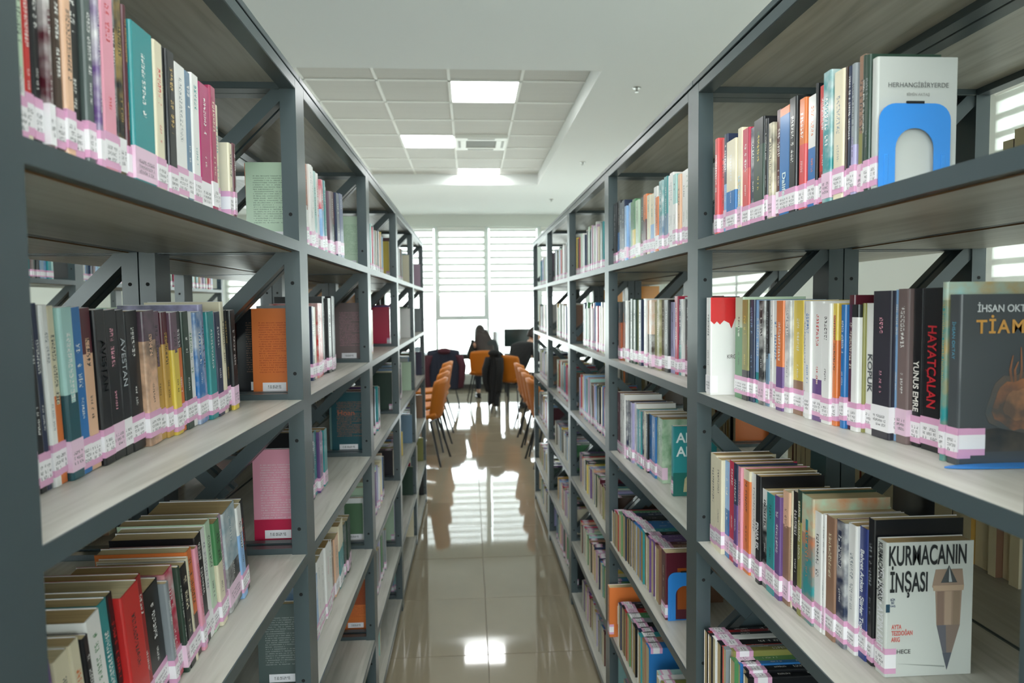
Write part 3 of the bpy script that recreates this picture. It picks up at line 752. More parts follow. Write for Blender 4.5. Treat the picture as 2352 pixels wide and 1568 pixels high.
 ('L1A','A',0,-4,'''1.665 0.0247 0.198 ru|wh|.5 dk -0.392
1.691 0.0269 0.202 or|wh|.5 rd -0.392
1.720 0.0661 0.207 wh gy -0.392
1.788 0.0343 0.205 lt dk -0.392
1.824 0.0282 0.206 wh rd -0.392
1.854 0.0286 0.195 cm|lb|.6 wh -0.392
1.885 0.0255 0.198 te wh -0.392
1.913 0.0305 0.187 gy wh -0.392
1.946 0.0365 0.180 pm dk -0.392
1.984 0.0562 0.186 mr|dk|.5 wh -0.392
2.042 0.0500 0.191 nb wh -0.392
2.095 0.0570 0.198 db wh -0.392'''),
 ('L1B','B',0,-1,'''1.874 0.0226 0.210 gy dk -0.440
1.898 0.0269 0.207 nb wh -0.440
1.927 0.0450 0.205 cr dk -0.440
1.974 0.0920 0.216 rd wh -0.440
2.070 0.0953 0.237 bk wh -0.440
2.167 0.0929 0.239 bk gy -0.440'''),
 ('L1C','C',0,-1,'''1.916 0.0273 0.203 bk wh -0.455
1.946 0.0226 0.194 nb wh -0.455
1.970 0.0492 0.191 te wh -0.455
2.021 0.0395 0.184 pu wh -0.455
2.063 0.0292 0.171 pk mr -0.455
2.095 0.0471 0.176 te gy -0.455'''),
 ('L1D','D',0,-4,'''1.786 0.0529 0.182 lb wh -0.425
1.841 0.0516 0.212 wh gy -0.425
1.894 0.0468 0.215 wh gy -0.425
1.943 0.0613 0.216 wh pk -0.425
2.006 0.0412 0.203 wh te -0.425
2.049 0.0402 0.188 br wh -0.425
2.092 0.0601 0.187 pe dk -0.425
2.154 0.0890 0.208 cr|te|.6 wh -0.425
2.245 0.1134 0.183 dgn gy -0.425'''),
]

for key, lev, X, lean, rows in SHELVES:
    left = key[0] == 'L'; X = X if True else X
    rr = [l.split() for l in rows.split('\n')]
    for n, (y, t, h, spec, ink, X) in enumerate(rr):
        y, t, h, X = float(y), float(t), float(h), float(X)
        k = 1 if t < .062 else 2 if t < .1 else 3
        for j in range(k):
            hh = h+(br_.uniform(-.006, .004) if j else 0); sp_ = spec if j == 0 else br_.choice([spec, spec.split('|')[0]])
            xx = X + (1 if not left else -1)*br_.uniform(-.004, .006)
            if lean == 'U': book(key, y+j*t/k, t/k, .205+br_.uniform(-.012, .012), h, xx, sp_, ink, mode='U')
            else: book(key, y+j*t/k, t/k, hh, br_.uniform(.098, .106) if key == 'R0A' else br_.uniform(.128, .142), xx, sp_, ink, lean=-lean if left else 0, art=br_.random() < .13)
TX = []                                                  # lettering, converted to meshes at the end
def words(parent, body, size, loc, rot, colr, name='title', align='CENTER', sx=1.0, bold=False, spacing=1.0):
    cu = bpy.data.curves.new(name, 'FONT'); cu.body = body; cu.size = size; cu.align_x = align; cu.align_y = 'CENTER'; cu.extrude = .00008; cu.space_character = spacing
    if bold: cu.offset = size*.018
    cu.materials.append(flat(colr)); o = bpy.data.objects.new(name, cu); C.objects.link(o); o.parent = parent
    o.matrix_local = T(*loc) @ rot @ Matrix.Diagonal((sx, 1, 1, 1)); TX.append(o); return o
NEARFACE = RX(PI/2)                                      # text on the board at local y = 0
FARFACE = RX(PI/2) @ RY(PI)                              # text on the board at local y = t (seen on the left rows)
SPINE = Matrix(((0, 0, -1, 0), (0, -1, 0, 0), (-1, 0, 0, 0), (0, 0, 0, 1)))
def poly(parent, name, pts, colr, y=-.0006, th=.0003, ink=None):
    """flat printed shape on the near board, points in (x, z)"""
    q = MB(); c = srgb(colr); k = (*(srgb(ink) if ink else c), .5 if ink else 0); q.face([(x, y, z) for x, z in pts], c, k); n = len(pts)
    q.face([(x, y+th, z) for x, z in pts][::-1], c)
    for i in range(n):
        a, b = pts[i], pts[(i+1) % n]; q.face([(a[0], y, a[1]), (a[0], y+th, a[1]), (b[0], y+th, b[1]), (b[0], y, b[1])], c)
    return link(name, q.mesh(name, PRINT, attrs=True), parent)
# --- the faces and spines that can be read
b = book('R0C', .932, .026, .202, .133 , .604, 'lg2', 'dk', label='light grey paperback with a pencil on its cover and bold capital title', text=False)
words(b, 'KURMACANIN', .041, (.062, -.0014, .181), NEARFACE, '#24282a', sx=.445, bold=True); words(b, 'İNŞASI', .041, (.034, -.0014, .141), NEARFACE, '#24282a', sx=.445, bold=True)
words(b, 'KURMACANIN İNŞASI', .014, (-.0009, .014, .155), SPINE, '#2e3133', sx=.62, bold=True)
words(b, 'BİR\nBİ\nYAS', .0048, (.010, -.0009, .112), NEARFACE, '#2c3f6a', 'author_line'); words(b, 'AYTA\nTEZDOĞAN\nARIG', .0095, (.009, -.0009, .066), NEARFACE, '#d6635a', 'subtitle', 'LEFT', sx=.62, bold=True); words(b, 'HECE', .009, (.028, -.0009, .038), NEARFACE, '#3a3a3a', 'imprint')
px_ = .096
poly(b, 'pencil_drawing', [(px_-.021, .160), (px_-.026, .134), (px_-.021, .128), (px_-.018, .076), (px_+.018, .076), (px_+.020, .128), (px_+.023, .134), (px_+.020, .160)], '#a38c7b')
for k, (xa, cc) in enumerate(((-.018, '#8d776a'), (-.006, '#b39c88'), (.007, '#96826f'))): poly(b, 'pencil_facet', [(px_+xa, .127), (px_+xa*.95, .076), (px_+xa*.95+.010, .076), (px_+xa+.010, .127)], cc, y=-.0008)
poly(b, 'pencil_band', [(px_-.025, .136), (px_-.024, .128), (px_+.022, .128), (px_+.023, .136)], '#bda48c', y=-.0010)
poly(b, 'pencil_cap', [(px_-.013, .140), (px_-.001, .166), (px_+.012, .140)], '#505557', y=-.0012); poly(b, 'cap_glint', [(px_-.001, .141), (px_-.001, .164), (px_+.004, .141)], '#b9bfc0', y=-.0014)
poly(b, 'pencil_tip', [(px_-.018, .076), (px_-.001, .008), (px_+.018, .076)], '#8a7a70', y=-.0008); poly(b, 'pencil_lead', [(px_-.008, .034), (px_-.001, .008), (px_+.006, .034)], '#5a5f68', y=-.0010); poly(b, 'tip_shade', [(px_-.018, .076), (px_-.001, .008), (px_-.004, .076)], '#6a6a72', y=-.0009)
poly(b, 'cast_shadow', [(.02, .020), (px_-.004, .012), (px_-.004, .014)], '#9a9f9a', y=-.0005)
poly(b, 'spine_mark', [(.0, .098), (.0, .110), (.006, .110), (.006, .098)], '#2b4a5c')
b = book('R0B', .793, .021, .212, .142, .602, 'ch', 'or', label='dark grey paperback with orange capital title on its cover', text=False)
words(b, 'İHSAN OKTAY', .0125, (.021, -.0009, .194), NEARFACE, '#d9dcdc', 'author_line', 'LEFT', sx=.92, bold=True); words(b, 'TİAMAT', .0235, (.020, -.0009, .171), NEARFACE, '#d9a04e', 'title', 'LEFT', bold=True, sx=.98, spacing=1.18)
for nm_, rx_, rz_, cc, ii, yy in (('creature_halo', .046, .040, '#4f5557', '#6b5c50', -.0005), ('creature_picture', .038, .032, '#5a5450', '#c07a4c', -.0007), ('creature_core', .024, .020, '#6b5a50', '#dd9a66', -.0009)):
    poly(b, nm_, [(.082+rx_*math.cos(a*PI/12)*(1+.08*math.sin(5*a)), .074+rz_*math.sin(a*PI/12)*(1+.08*math.cos(4*a))) for a in range(24)], cc, y=yy, ink=ii)
poly(b, 'water_picture', [(.012, .016), (.010, .040), (.05, .046), (.09, .038), (.136, .044), (.136, .016)], '#33383b', y=-.0006, ink='#565048')
for xa, xb, xc, zt2 in ((.070, .066, .069, .136), (.078, .081, .079, .146), (.085, .090, .089, .150), (.093, .098, .102, .138), (.074, .072, .076, .128)): poly(b, 'tendril', [(xa-.0018, .095), (xb-.0014, .118), (xc-.0002, zt2), (xc+.0008, zt2), (xb+.0014, .118), (xa+.0018, .095)], '#a96f4c', ink='#5a5048')
q = MB(); q.face([(.0005, -.0012, .012), (.035, -.0012, .012), (.035, -.0012, .046), (.0005, -.0012, .046)], PINK); q.face([(.0005, -.0015, .020), (.035, -.0015, .020), (.035, -.0015, .038), (.0005, -.0015, .038)], WHT)
link('cover_label', q.mesh('cover_label', PRINT, attrs=True), b)
words(b, 'İHSAN OKTAY', .007, (-.0009, .010, .155), SPINE, '#5fa3bd', 'spine_line')
b = book('R0B', .815, .010, .228, .150, .60, 'lt|te|.9', 'oc', label='tall paperback with a blue and orange painted cover behind the dark grey one', art=True)
b = book('R0A', .873, .014, .176, .110, .540, 'lg', 'dk', label='grey paperback held upright by the blue arched bookend', text=False)
words(b, 'HERHANGİBİRYERDE', .0088, (.056, -.0009, .139), NEARFACE, '#6a6c6a', sx=.98); words(b, 'SİMİN AKTAŞ', .005, (.056, -.0009, .127), NEARFACE, '#8b8c88', 'author_line')
b = book('R0B', 1.465, .030, .217, .118, .533, 'wh', 'dk', label='white book with a splash of red across its cover top, beside the post')
poly(b, 'red_splash', [(.0, .217), (.0, .165), (.008, .158), (.014, .164), (.021, .157), (.03, .166), (.042, .160), (.047, .148), (.055, .17), (.075, .168), (.09, .2), (.09, .217)], '#cf2a2c'); words(b, 'KIRGIN', .013, (.052, -.0009, .085), NEARFACE, '#55504e', sx=.7)
b = book('R1C', 1.885, .020, .203, .128, .578, 'te|dte|.28', 'wh', label='teal paperback with white title and small cream figure on its cover', text=False)
words(b, 'Ale\nAlc', .040, (.036, -.0009, .148), NEARFACE, '#e4efee', bold=True); poly(b, 'figure_picture', [(.030, .012), (.034, .05), (.041, .058), (.044, .072), (.050, .072), (.051, .058), (.057, .045), (.056, .012)], '#cfc79c', ink='#8b8a66'); poly(b, 'sea_picture', [(0, .0), (0, .068), (.125, .068), (.125, .0)], '#1f6a62', y=-.0004)
b = book('R1D', 1.855, .040, .195, .125, .547, 'mr', 'cr', label='maroon book with a blue bookend in front of it', back=None)
poly(b, 'orange_panel', [(.035, .03), (.035, .15), (.11, .15), (.11, .03)], '#9a4f1e')
b = book('R1E', 2.455, .034, .19, .13, .510, 'or|or', 'wh', label='bright orange paperback jutting out beside the post, low right')
poly(b, 'white_panel', [(.03, .05), (.03, .12), (.10, .12), (.10, .05)], '#e8cfae')
# covers of the first books of a bay, seen through the open end frames on the left
for row, y, t, h, d, X, sp_, ik, lab, a in (
    ('L1A', 1.600, .016, .188, .118, -.392, 'pg', 'dgn', 'pale green paperback with its printed back cover towards the camera, top left shelf', 0),
    ('L1B', 1.600, .020, .203, .108, -.398, 'or', 'dr', 'orange paperback showing its back cover with a white barcode label', 0),
    ('L1B', 1.622, .032, .203, .150, -.398, 'bk', 'br', 'black book just behind the orange back cover', 0),
    ('L1C', 1.600, .014, .222, .122, -.392, 'pk|cm|.25', 'wh', 'pink paperback with its back cover towards the camera', 0),
    ('L1D', 1.600, .020, .200, .122, -.392, 'dgy', 'lg', 'dark grey paperback showing its back cover, low left', 0),
    ('L2A', 2.592, .020, .195, .108, -.392, 'pg', 'gn', 'pale green back cover in the third left bookcase, top shelf', 0),
    ('L2B', 2.592, .020, .220, .112, -.398, 'bm', 'pk', 'brownish red back cover in the third left bookcase', 0),
    ('L2C', 2.592, .020, .230, .140, -.392, 'dte', 'or', 'dark teal cover with small orange title in the third left bookcase', 0),
    ('L2D', 2.592, .020, .170, .120, -.392, 'wh', 'gn', 'white and green back cover in the third left bookcase', 0),
    ('L2E', 2.592, .020, .200, .120, -.392, 'ru|or|.5', 'dr', 'rusty orange back cover in the third left bookcase, low', 0)):
    b = book(row, y, t, h, d, X, sp_, ik, label=lab, back='far')
    q = MB(); yy = t-.0012+.0008; s0, s1 = d*.30, d*.80
    q.face([(s1, yy, .010), (s0, yy, .010), (s0, yy, .030), (s1, yy, .030)], WHT); q.face([(s1-.012, yy+.0002, .016), (s0+.012, yy+.0002, .016), (s0+.012, yy+.0002, .024), (s1-.012, yy+.0002, .024)], WHT, (.03, .03, .03, 1), [(0, .05), (22, .05), (22, .95), (0, .95)])
    link('barcode_label', q.mesh('barcode_label', PRINT, attrs=True), b)
    if row == 'L2C': words(b, 'Hoan', .030, (.085, yy+.0004, .150), FARFACE, '#c2694a')
    if row == 'L2D': poly(b, 'green_panel', [(.03, .03), (.03, .15), (.10, .15), (.10, .03)], '#5b7a5c', y=yy+.0002)
# lettering on spines that can be read
def spine_words(row, ynear, body, size, frac, colr, sx=.8, bold=True):
    best = min((e for e in NEARS[row]), key=lambda e: abs(e[0]+e[4]/2-ynear)); y, r, spec, lab, t, md = best
    for c_ in list(r.children):
        if c_.type == 'MESH' and c_.name.startswith(('spine_title', 'author_line')): bpy.data.objects.remove(c_)
    words(r, body, size, (-.0009, (t-.0012)/2, frac), SPINE, colr, sx=sx, bold=bold)
spine_words('R0B', 0.865, 'HAYATÇALAN', .024, .115, '#b8202c', .72); spine_words('R0B', .913, 'YUNUS EMRE', .016, .085, '#e7e3dc', .75); spine_words('R0B', 1.0, 'KOPUK', .016, .095, '#55585c', 1.1)
spine_words('R0A', 1.142, 'Dalifer', .017, .055, '#d8ecea', 1); spine_words('R0C', .985, 'Behçet Arıkan  Şiirler Toplamı', .013, .10, '#e8eaec', .9); spine_words('R0C', .935, 'YEL AKIN • AYDIN ARIT', .019, .10, '#e8eaec', .62)
spine_words('R0C', 1.285, 'PINAR EK', .016, .095, '#e8e8e8', .8); spine_words('R0A', 1.35, 'LE VE WELS', .016, .075, '#cfe3f0', .8)
for yy in (.905, .931, .975): spine_words('L0B', yy, 'AVESTAN', .016, .13, '#b9bfc4', 1.0, False)
# --- names that single each one out
LEVN = dict(A='top', B='second', C='third', D='fourth', E='fifth', F='bottom')
def ordinal(n):
    W_ = ['first','second','third','fourth','fifth','sixth','seventh','eighth','ninth','tenth','eleventh','twelfth']
    return W_[n-1] if n <= 12 else '%d%s' % (n, 'th' if 10 < n % 100 < 20 else {1:'st',2:'nd',3:'rd'}.get(n % 10, 'th'))
for row, lst in NEARS.items():
    lst.sort(key=lambda e: e[0])
    for n, (y, r, spec, lab, t, md) in enumerate(lst):
        ps = spec.split('|'); nm = CN[ps[0]][1] + (' and ' + CN[ps[1]][1] if len(ps) > 1 and ps[1] != ps[0] else '')
        where = '%s row of the %s %s bookcase' % (LEVN[row[2]], ORD[int(row[1])], 'left' if row[0] == 'L' else 'right')
        r['label'] = lab or '%s book%s, %s from camera, %s' % (nm, ' laid spine up' if md == 'U' else '', ordinal(n+1), where.replace('row of the', 'row,').replace('bookcase', 'bookcase'))
        r['group'] = 'library books, ' + where
# --- everything smaller and farther: one object
q = MB(); fr_ = random.Random(5)
PAL = [LIN[k] for k in 'bk dk wh cr rd cm pg gy dgy mr dbr br pe pu lv nb bl lb gb te lt gn dgn ol oc ye wh cr lg mp bm'.split()]
WARM = [LIN[k] for k in 'ru br oc dbr or cr ol mr ye'.split()]
TOPC = srgb('#d8cba6'); STK = [PINK, WHT, PINK]
def smallbook(side, y, t, h, d, X, z, col, up=False, stick=True, open_back=False):
    s = 1 if side == 'R' else -1                       # spine at X, pages away along s
    xa, xb = (X, X+s*d); g = .001
    x0, x1 = min(xa, xb), max(xa, xb)
    if up: h, d = d, h; x1 = X+s*d; x0, x1 = min(X, x1), max(X, x1)
    spine_i = 5 if s > 0 else 3; fore_i = 3 if s > 0 else 5
    cols = [col]*6
    if up: cols[1] = col; cols[spine_i] = TOPC
    else: cols[1] = TOPC; cols[fore_i] = TOPC
    q.box((x0, y, z), (x1, y+t-g, z+h), cols=cols)
    if stick:
        for a, b, c in ((.008, .014, PINK), (.014, .032, WHT), (.032, .040, PINK)):
            if up:
                u0, u1 = sorted((X+s*a, X+s*b)); q.face([(u0, y, z+h+.0006), (u1, y, z+h+.0006), (u1, y+t-g, z+h+.0006), (u0, y+t-g, z+h+.0006)], c)
            else:
                xx = X-s*.0006; pts = [(xx, y, z+a), (xx, y+t-g, z+a), (xx, y+t-g, z+b), (xx, y, z+b)]; q.face(pts if s < 0 else pts[::-1], c)
                w0, w1 = sorted((X, X+s*.016)); q.face([(w0, y-.0004, z+a), (w1, y-.0004, z+a), (w1, y-.0004, z+b), (w0, y-.0004, z+b)], c)
def fill(side, k, lev, X, y0, y1, up=False, pal=PAL, hr=(.185, .215), tr=(.012, .034), full=.9, stick=True, d=.135):
    y = y0; end = y0+(y1-y0)*full
    while y < end:
        t = fr_.uniform(*tr); col = fr_.choice(pal)
        smallbook(side, y, t, fr_.uniform(*hr), d+fr_.uniform(-.008, .008), X+fr_.uniform(-.006, .006), LV[lev], col, up, stick); y += t
for k in range(1, 5):
    ya, yb = YS+BAY*k+PW+.006, YS+BAY*(k+1)-PW-.006
    for lev in 'ABCDEF':
        lo = lev in 'DEF'; h_ = (.165, .19) if lev == 'F' else (.185, .215)
        if k == 1:
            if lev == 'F':
                fill('R', k, lev, .55, ya, yb, up=True, hr=(.18, .2), d=.14); fill('L', k, lev, -.40, ya, yb, up=True, full=.35, d=.14); fill('L', k, lev, -.40, 2.2, 2.33, up=True, full=1, d=.14)
            elif lev == 'E': fill('L', k, lev, -.43, ya+.06, yb, full=.25)
            if lev == 'E': fill('R', k, lev, .55, ya, 1.98, up=True, d=.14)
            continue
        upR = lo and fr_.random() < .8
        if not (k == 4 and lev == 'A'): fill('R', k, lev, .555, ya+(.11 if (k, lev) == (2, 'C') else 0), yb, up=upR, hr=h_, full=fr_.uniform(.75, .99), d=.14)
        else: fill('R', k, lev, .555, ya, yb, hr=h_, full=.8)
        fl_ = fr_.uniform(.35, .75) if lev != 'A' else .8
        if k == 4 and lev in 'AB': fl_ = .2
        fill('L', k, lev, -.42, ya+(.06 if k == 2 else 0), yb, up=(lo and fr_.random() < .45), hr=h_, full=fl_, d=.14)
        if k > 2: smallbook('L', yb-.02, .016, .19, .13, -.392, LV[lev], fr_.choice(PAL), stick=False)
for k in range(-1, 5):                                     # rows that back onto the aisle rows, spines facing away
    ya, yb = YS+BAY*k+PW+.006, YS+BAY*(k+1)-PW-.006
    for lev in 'ABCDEF':
        if lev == 'F' and k > 1: continue
        if lev == 'A' and k != 0: continue
        if lev == 'A':
            fill('L', k, lev, XR+2*DEP-.02, 1.08, 1.30, pal=WARM, hr=(.12, .2), tr=(.02, .04), full=1, stick=False); continue
        fill('L', k, lev, XR+2*DEP-.02, ya, yb, pal=WARM+WARM+[LIN[k_] for k_ in ('bk', 'dk', 'dgy', 'cr', 'dgn')], hr=(.15, .19) if lev == 'B' else (.17, .215), full=fr_.uniform(.6, .95), stick=False)
        fill('R', k, lev, XL-2*DEP+.02, ya, yb, pal=PAL, hr=(.15, .19) if lev == 'B' else (.17, .215), full=fr_.uniform(.5, .9), stick=False)
for k in (3, 4):                                           # big ochre volumes on the back rows, standing in for unidentified orange shapes
    ya = YS+BAY*k
    for (sd, X) in (('L', XR+2*DEP-.03), ('R', XL-2*DEP+.03)):
        for j in range(2): smallbook(sd, ya+.60+j*.07, .065, .315, .2, X, LV['B'], srgb('#d48a1e'), stick=False)
for k in range(0, 5):
    ya, yb = YS+BAY*k+PW+.006, YS+BAY*(k+1)-PW-.006
    for lev in 'ABCDE': fill('L', k, lev, XL-2*DEP-.9-.02, ya, yb, full=.85)
o = link('book_rows', q.mesh('book_rows', PRINT, attrs=True)); tag(o, 'the smaller, farther books packed along the shelves of both sides', 'book', kind='stuff')
# --- blue bookends
BLUE = mat('blue_enamel', '#2f86d6', .35, coat=.3)
def bookend(x, y, z, label, wid=.098, h=.114, flip=1, low=0):
    """upright arched plate in the x-z plane at y, foot running along flip*y"""
    r = empty('bookend', T(x, y, z)); tag(r, label, 'bookend', 'blue metal bookends')
    n = 10; outer, inner = [], []
    rc = .022
    outer = [(-wid/2, 0)] + [(-wid/2+rc-rc*math.cos(a*PI/2/6), h-rc+rc*math.sin(a*PI/2/6)) for a in range(7)] + [(wid/2-rc+rc*math.sin(a*PI/2/6), h-rc+rc*math.cos(a*PI/2/6)) for a in range(7)] + [(wid/2, 0)]
    iw, ih = wid*.27, h*.72
    inner = [(-iw, 0)] + [(-iw*math.cos(a*PI/12), ih-iw+iw*math.sin(a*PI/12)) for a in range(13)] + [(iw, 0)]
    v, f = [], []; N = len(outer); rs = lambda P, m: [P[min(int(i*(len(P)-1)/(m-1)+.5), len(P)-1)] for i in range(m)]
    I = rs(inner, N)
    for yy in (-.0012, .0): v += [(a, yy, b) for a, b in outer] + [(a, yy, b) for a, b in I]
    for i in range(N-1):
        f.append((i, i+1, N+i+1, N+i)); f.append((2*N+i, 3*N+i, 3*N+i+1, 2*N+i+1)); f.append((i, 2*N+i, 2*N+i+1, i+1)); f.append((N+i, N+i+1, 3*N+i+1, 3*N+i))
    me = bpy.data.meshes.new('upright_plate'); me.from_pydata(v, [], f); me.materials.append(BLUE); link('upright_plate', me, r)
    q = MB(); q.box((-iw, min(0, flip*.09), 0.0003), (iw, max(0, flip*.09), .0013)); link('foot_plate', q.mesh('foot_plate', BLUE), r)
    for s in (-1, 1):
        q = MB(); q.box((s*wid*.40-.003, -.0022, .006), (s*wid*.40+.003, -.0010, h*.42)); link('rib', q.mesh('rib', BLUE, bevel=.0008), r)
    q = MB(); q.box((-.012, -.0016, h-.0005), (.012, .0005, h+.003)); link('tab', q.mesh('tab', METALD), r)
    return r
bookend(.589, .868, LV['A'], 'bright blue arched bookend against the grey paperback, upper right')
bookend(.602, 1.850, LV['D'], 'blue arched bookend before the maroon book, low on the right', h=.14)
bookend(-.462, 1.138+.004, LV['A'], 'blue bookend closing the top row of the nearest left bookcase', h=.15, wid=.11)
bookend(.625, 2.592, LV['C'], 'small blue bookend on the third shelf of the third right bookcase', h=.15)
r = empty('bookend', T(.665, .787, LV['B'])); tag(r, 'blue bookend lying under the dark grey book, only its rounded foot showing', 'bookend', 'blue metal bookends')
q = MB(); n = 24; pts = [(.088*math.cos(2*PI*a/n), .012*math.sin(2*PI*a/n)-.004*0) for a in range(n)]
for z in (0.0003,): q.face([(x, y-.006, .0016) for x, y in pts]); q.face([(x, y-.006, .0003) for x, y in pts][::-1])
for i in range(n):
    a, b_ = pts[i], pts[(i+1) % n]; q.face([(a[0], a[1]-.006, .0003), (b_[0], b_[1]-.006, .0003), (b_[0], b_[1]-.006, .0016), (a[0], a[1]-.006, .0016)])
link('foot_plate', q.mesh('foot_plate', BLUE), r)
# ================================================================ study area
ORANGE = mat('orange_upholstery', '#b4660f', .58, spec=.35); BLK = mat('black_metal', '#15181a', .4); TABLEW = mat('white_tabletop', '#dcdcd6', .35); TABLEG = mat('grey_tabletop', '#55605f', .4)
def chair(x, y, rz, label, group):
    """occupant faces local +y; seat 0.45 m, back top 0.86 m"""
    r = empty('chair', T(x, y, 0) @ RZ(rz)); tag(r, label, 'chair', group)
    def back(u, v):
        w = .235*(1-.12*abs(2*v-1)**3)*(1-.10*(1-v)); a = (u-.5)*2
        return (a*w, -.20-.07*v+.055*a*a, .47+.40*v-.02*a*a*(v > .9))
    def seat(u, v):
        a = (u-.5)*2; return (a*.225*(1-.08*v), -.20+.42*v, .455+.028*a*a-.012*math.sin(v*PI)+(.04*(1-v)**3)-.02*v**4)
    if chair.cache is None:
        b_ = sheetobj('backrest', back, 10, 8, .035, ORANGE, r); s_ = sheetobj('seat', seat, 10, 8, .035, ORANGE, r); chair.cache = [b_.data, s_.data]
        for sx in (-1, 1):
            for sy2 in (-1, 1):
                q = MB(); q.tube((sx*.15, sy2*.14, .44), (sx*.235, sy2*.225+(-.03 if sy2 < 0 else 0), .006), .013, .010, 8); q.tube((sx*.235, sy2*.225+(-.03 if sy2 < 0 else 0), 0), (sx*.235, sy2*.225+(-.03 if sy2 < 0 else 0), .008), .013, .013, 8)
                chair.cache.append(q.mesh('leg', BLK))
        q = MB(); q.box((-.16, -.15, .428), (.16, -.13, .442)); q.box((-.16, .13, .428), (.16, .15, .442)); chair.cache.append(q.mesh('under_frame', BLK))
    else:
        link('backrest', chair.cache[0], r); link('seat', chair.cache[1], r)
    for me in chair.cache[2:6]: link('leg', me, r)
    link('under_frame', chair.cache[6], r)
    return r
chair.cache = None
lo_ = ['nearest', 'second', 'third', 'farthest']
for k, y in enumerate((6.95, 7.62, 8.30, 9.02)): chair(-.52, y, PI/2-.18, 'orange chair facing the left table, %s of the four on the left' % lo_[k], 'orange chairs along the left table')
for k, y in enumerate((6.75, 7.30, 7.90, 8.55)): chair(.84, y, -PI/2+.10, 'orange chair facing the right table, %s of the four on the right' % lo_[k], 'orange chairs along the right table')
c1 = chair(.20, 11.25, .10, 'orange chair under the long-haired person by the window', 'orange chairs facing the window')
c2 = chair(-.42, 10.75, .05, 'orange chair with a navy and maroon coat over its back', 'orange chairs facing the window')
c3 = chair(.64, 10.10, -.6, 'orange chair under the person in black on the right', 'orange chairs facing the window')
c4 = chair(-.98, 10.7, .0, 'orange chair left of the coat-covered chair', 'orange chairs facing the window')
def table(x0, y0, x1, y1, h, m, label):
    r = empty('table', T((x0+x1)/2, (y0+y1)/2, 0)); tag(r, label, 'table'); w, d = (x1-x0)/2, (y1-y0)/2
    q = MB(); q.box((-w, -d, h-.028), (w, d, h)); link('table_top', q.mesh('table_top', m, bevel=.004), r)
    for sx in (-1, 1):
        for sy2 in (-1, 1):
            q = MB(); q.box((sx*(w-.05)-.025, sy2*(d-.05)-.025, 0), (sx*(w-.05)+.025, sy2*(d-.05)+.025, h-.028)); link('leg', q.mesh('leg', BLK), r)
    q = MB(); q.box((-w+.08, -d+.03, h-.09), (w-.08, -d+.05, h-.028)); q.box((-w+.08, d-.05, h-.09), (w-.08, d-.03, h-.028)); link('apron', q.mesh('apron', BLK), r)
    return r
table(-1.75, 6.4, -.78, 9.5, .75, TABLEW, 'long white table behind the left row of orange chairs')
table(1.02, 6.2, 2.0, 9.1, .75, TABLEW, 'long white table behind the right row of orange chairs')
table(-1.75, 11.75, -.75, 12.45, .76, TABLEG, 'dark table by the window, leftmost')
table(-.70, 11.75, .55, 12.45, .76, TABLEG, 'dark table by the window before the long-haired person')
table(.60, 11.75, 2.1, 12.45, .76, TABLEG, 'dark table by the window carrying the computer monitor')
table(1.0, 9.85, 1.95, 10.75, .75, TABLEW, 'white table at which the person in black leans')
# computer
SCR = mat('dark_screen', '#222a29', .25); SILV = mat('silver_plastic', '#b9c0c2', .35)
r = empty('monitor', T(.87, 12.05, .76)); tag(r, 'wide black computer monitor on the window table', 'monitor')
q = MB(); q.box((-.26, -.012, .10), (.26, .018, .42)); link('screen_housing', q.mesh('screen_housing', SCR, bevel=.004), r)
q = MB(); q.box((-.25, -.016, .11), (.25, -.012, .41)); link('screen', q.mesh('screen', mat('screen_glass', '#2a3533', .12)), r)
q = MB(); q.box((-.025, .0, .015), (.025, .03, .14)); link('stand', q.mesh('stand', SCR), r); q = MB(); q.box((-.12, -.08, 0), (.12, .10, .014)); link('base', q.mesh('base', SCR, bevel=.003), r)
r = empty('monitor', T(.50, 12.22, .76) @ RZ(1.25)); tag(r, 'silver-backed monitor seen almost edge-on beside the long-haired person', 'monitor')
q = MB(); q.box((-.22, -.03, .09), (.22, .03, .38)); link('screen_housing', q.mesh('screen_housing', SILV, bevel=.01), r); q = MB(); q.box((-.21, -.036, .10), (.21, -.03, .37)); link('screen', q.mesh('screen', SCR), r)
q = MB(); q.box((-.03, -.02, .012), (.03, .02, .12)); link('stand', q.mesh('stand', SCR), r); q = MB(); q.box((-.11, -.09, 0), (.11, .09, .013)); link('base', q.mesh('base', SCR), r)
# cap on the left table by the window
r = empty('cap', T(-.93, 12.0, .76)); tag(r, 'grey rounded cap lying on the leftmost window table', 'cap'); GREYC = mat('grey_cloth', '#7c8890', .9)
def dome(u, v): a, b_ = u*2*PI, v*PI/2*.98; return (.115*math.cos(a)*math.cos(b_), .135*math.sin(a)*math.cos(b_), .004+.125*math.sin(b_))
sheetobj('crown', dome, 20, 7, .004, GREYC, r)
def brim(u, v): a = PI+u*PI; rr_ = .11+.075*v; return (rr_*math.cos(a), rr_*1.15*math.sin(a), .012-.008*v)
sheetobj('brim', brim, 14, 3, .004, GREYC, r)
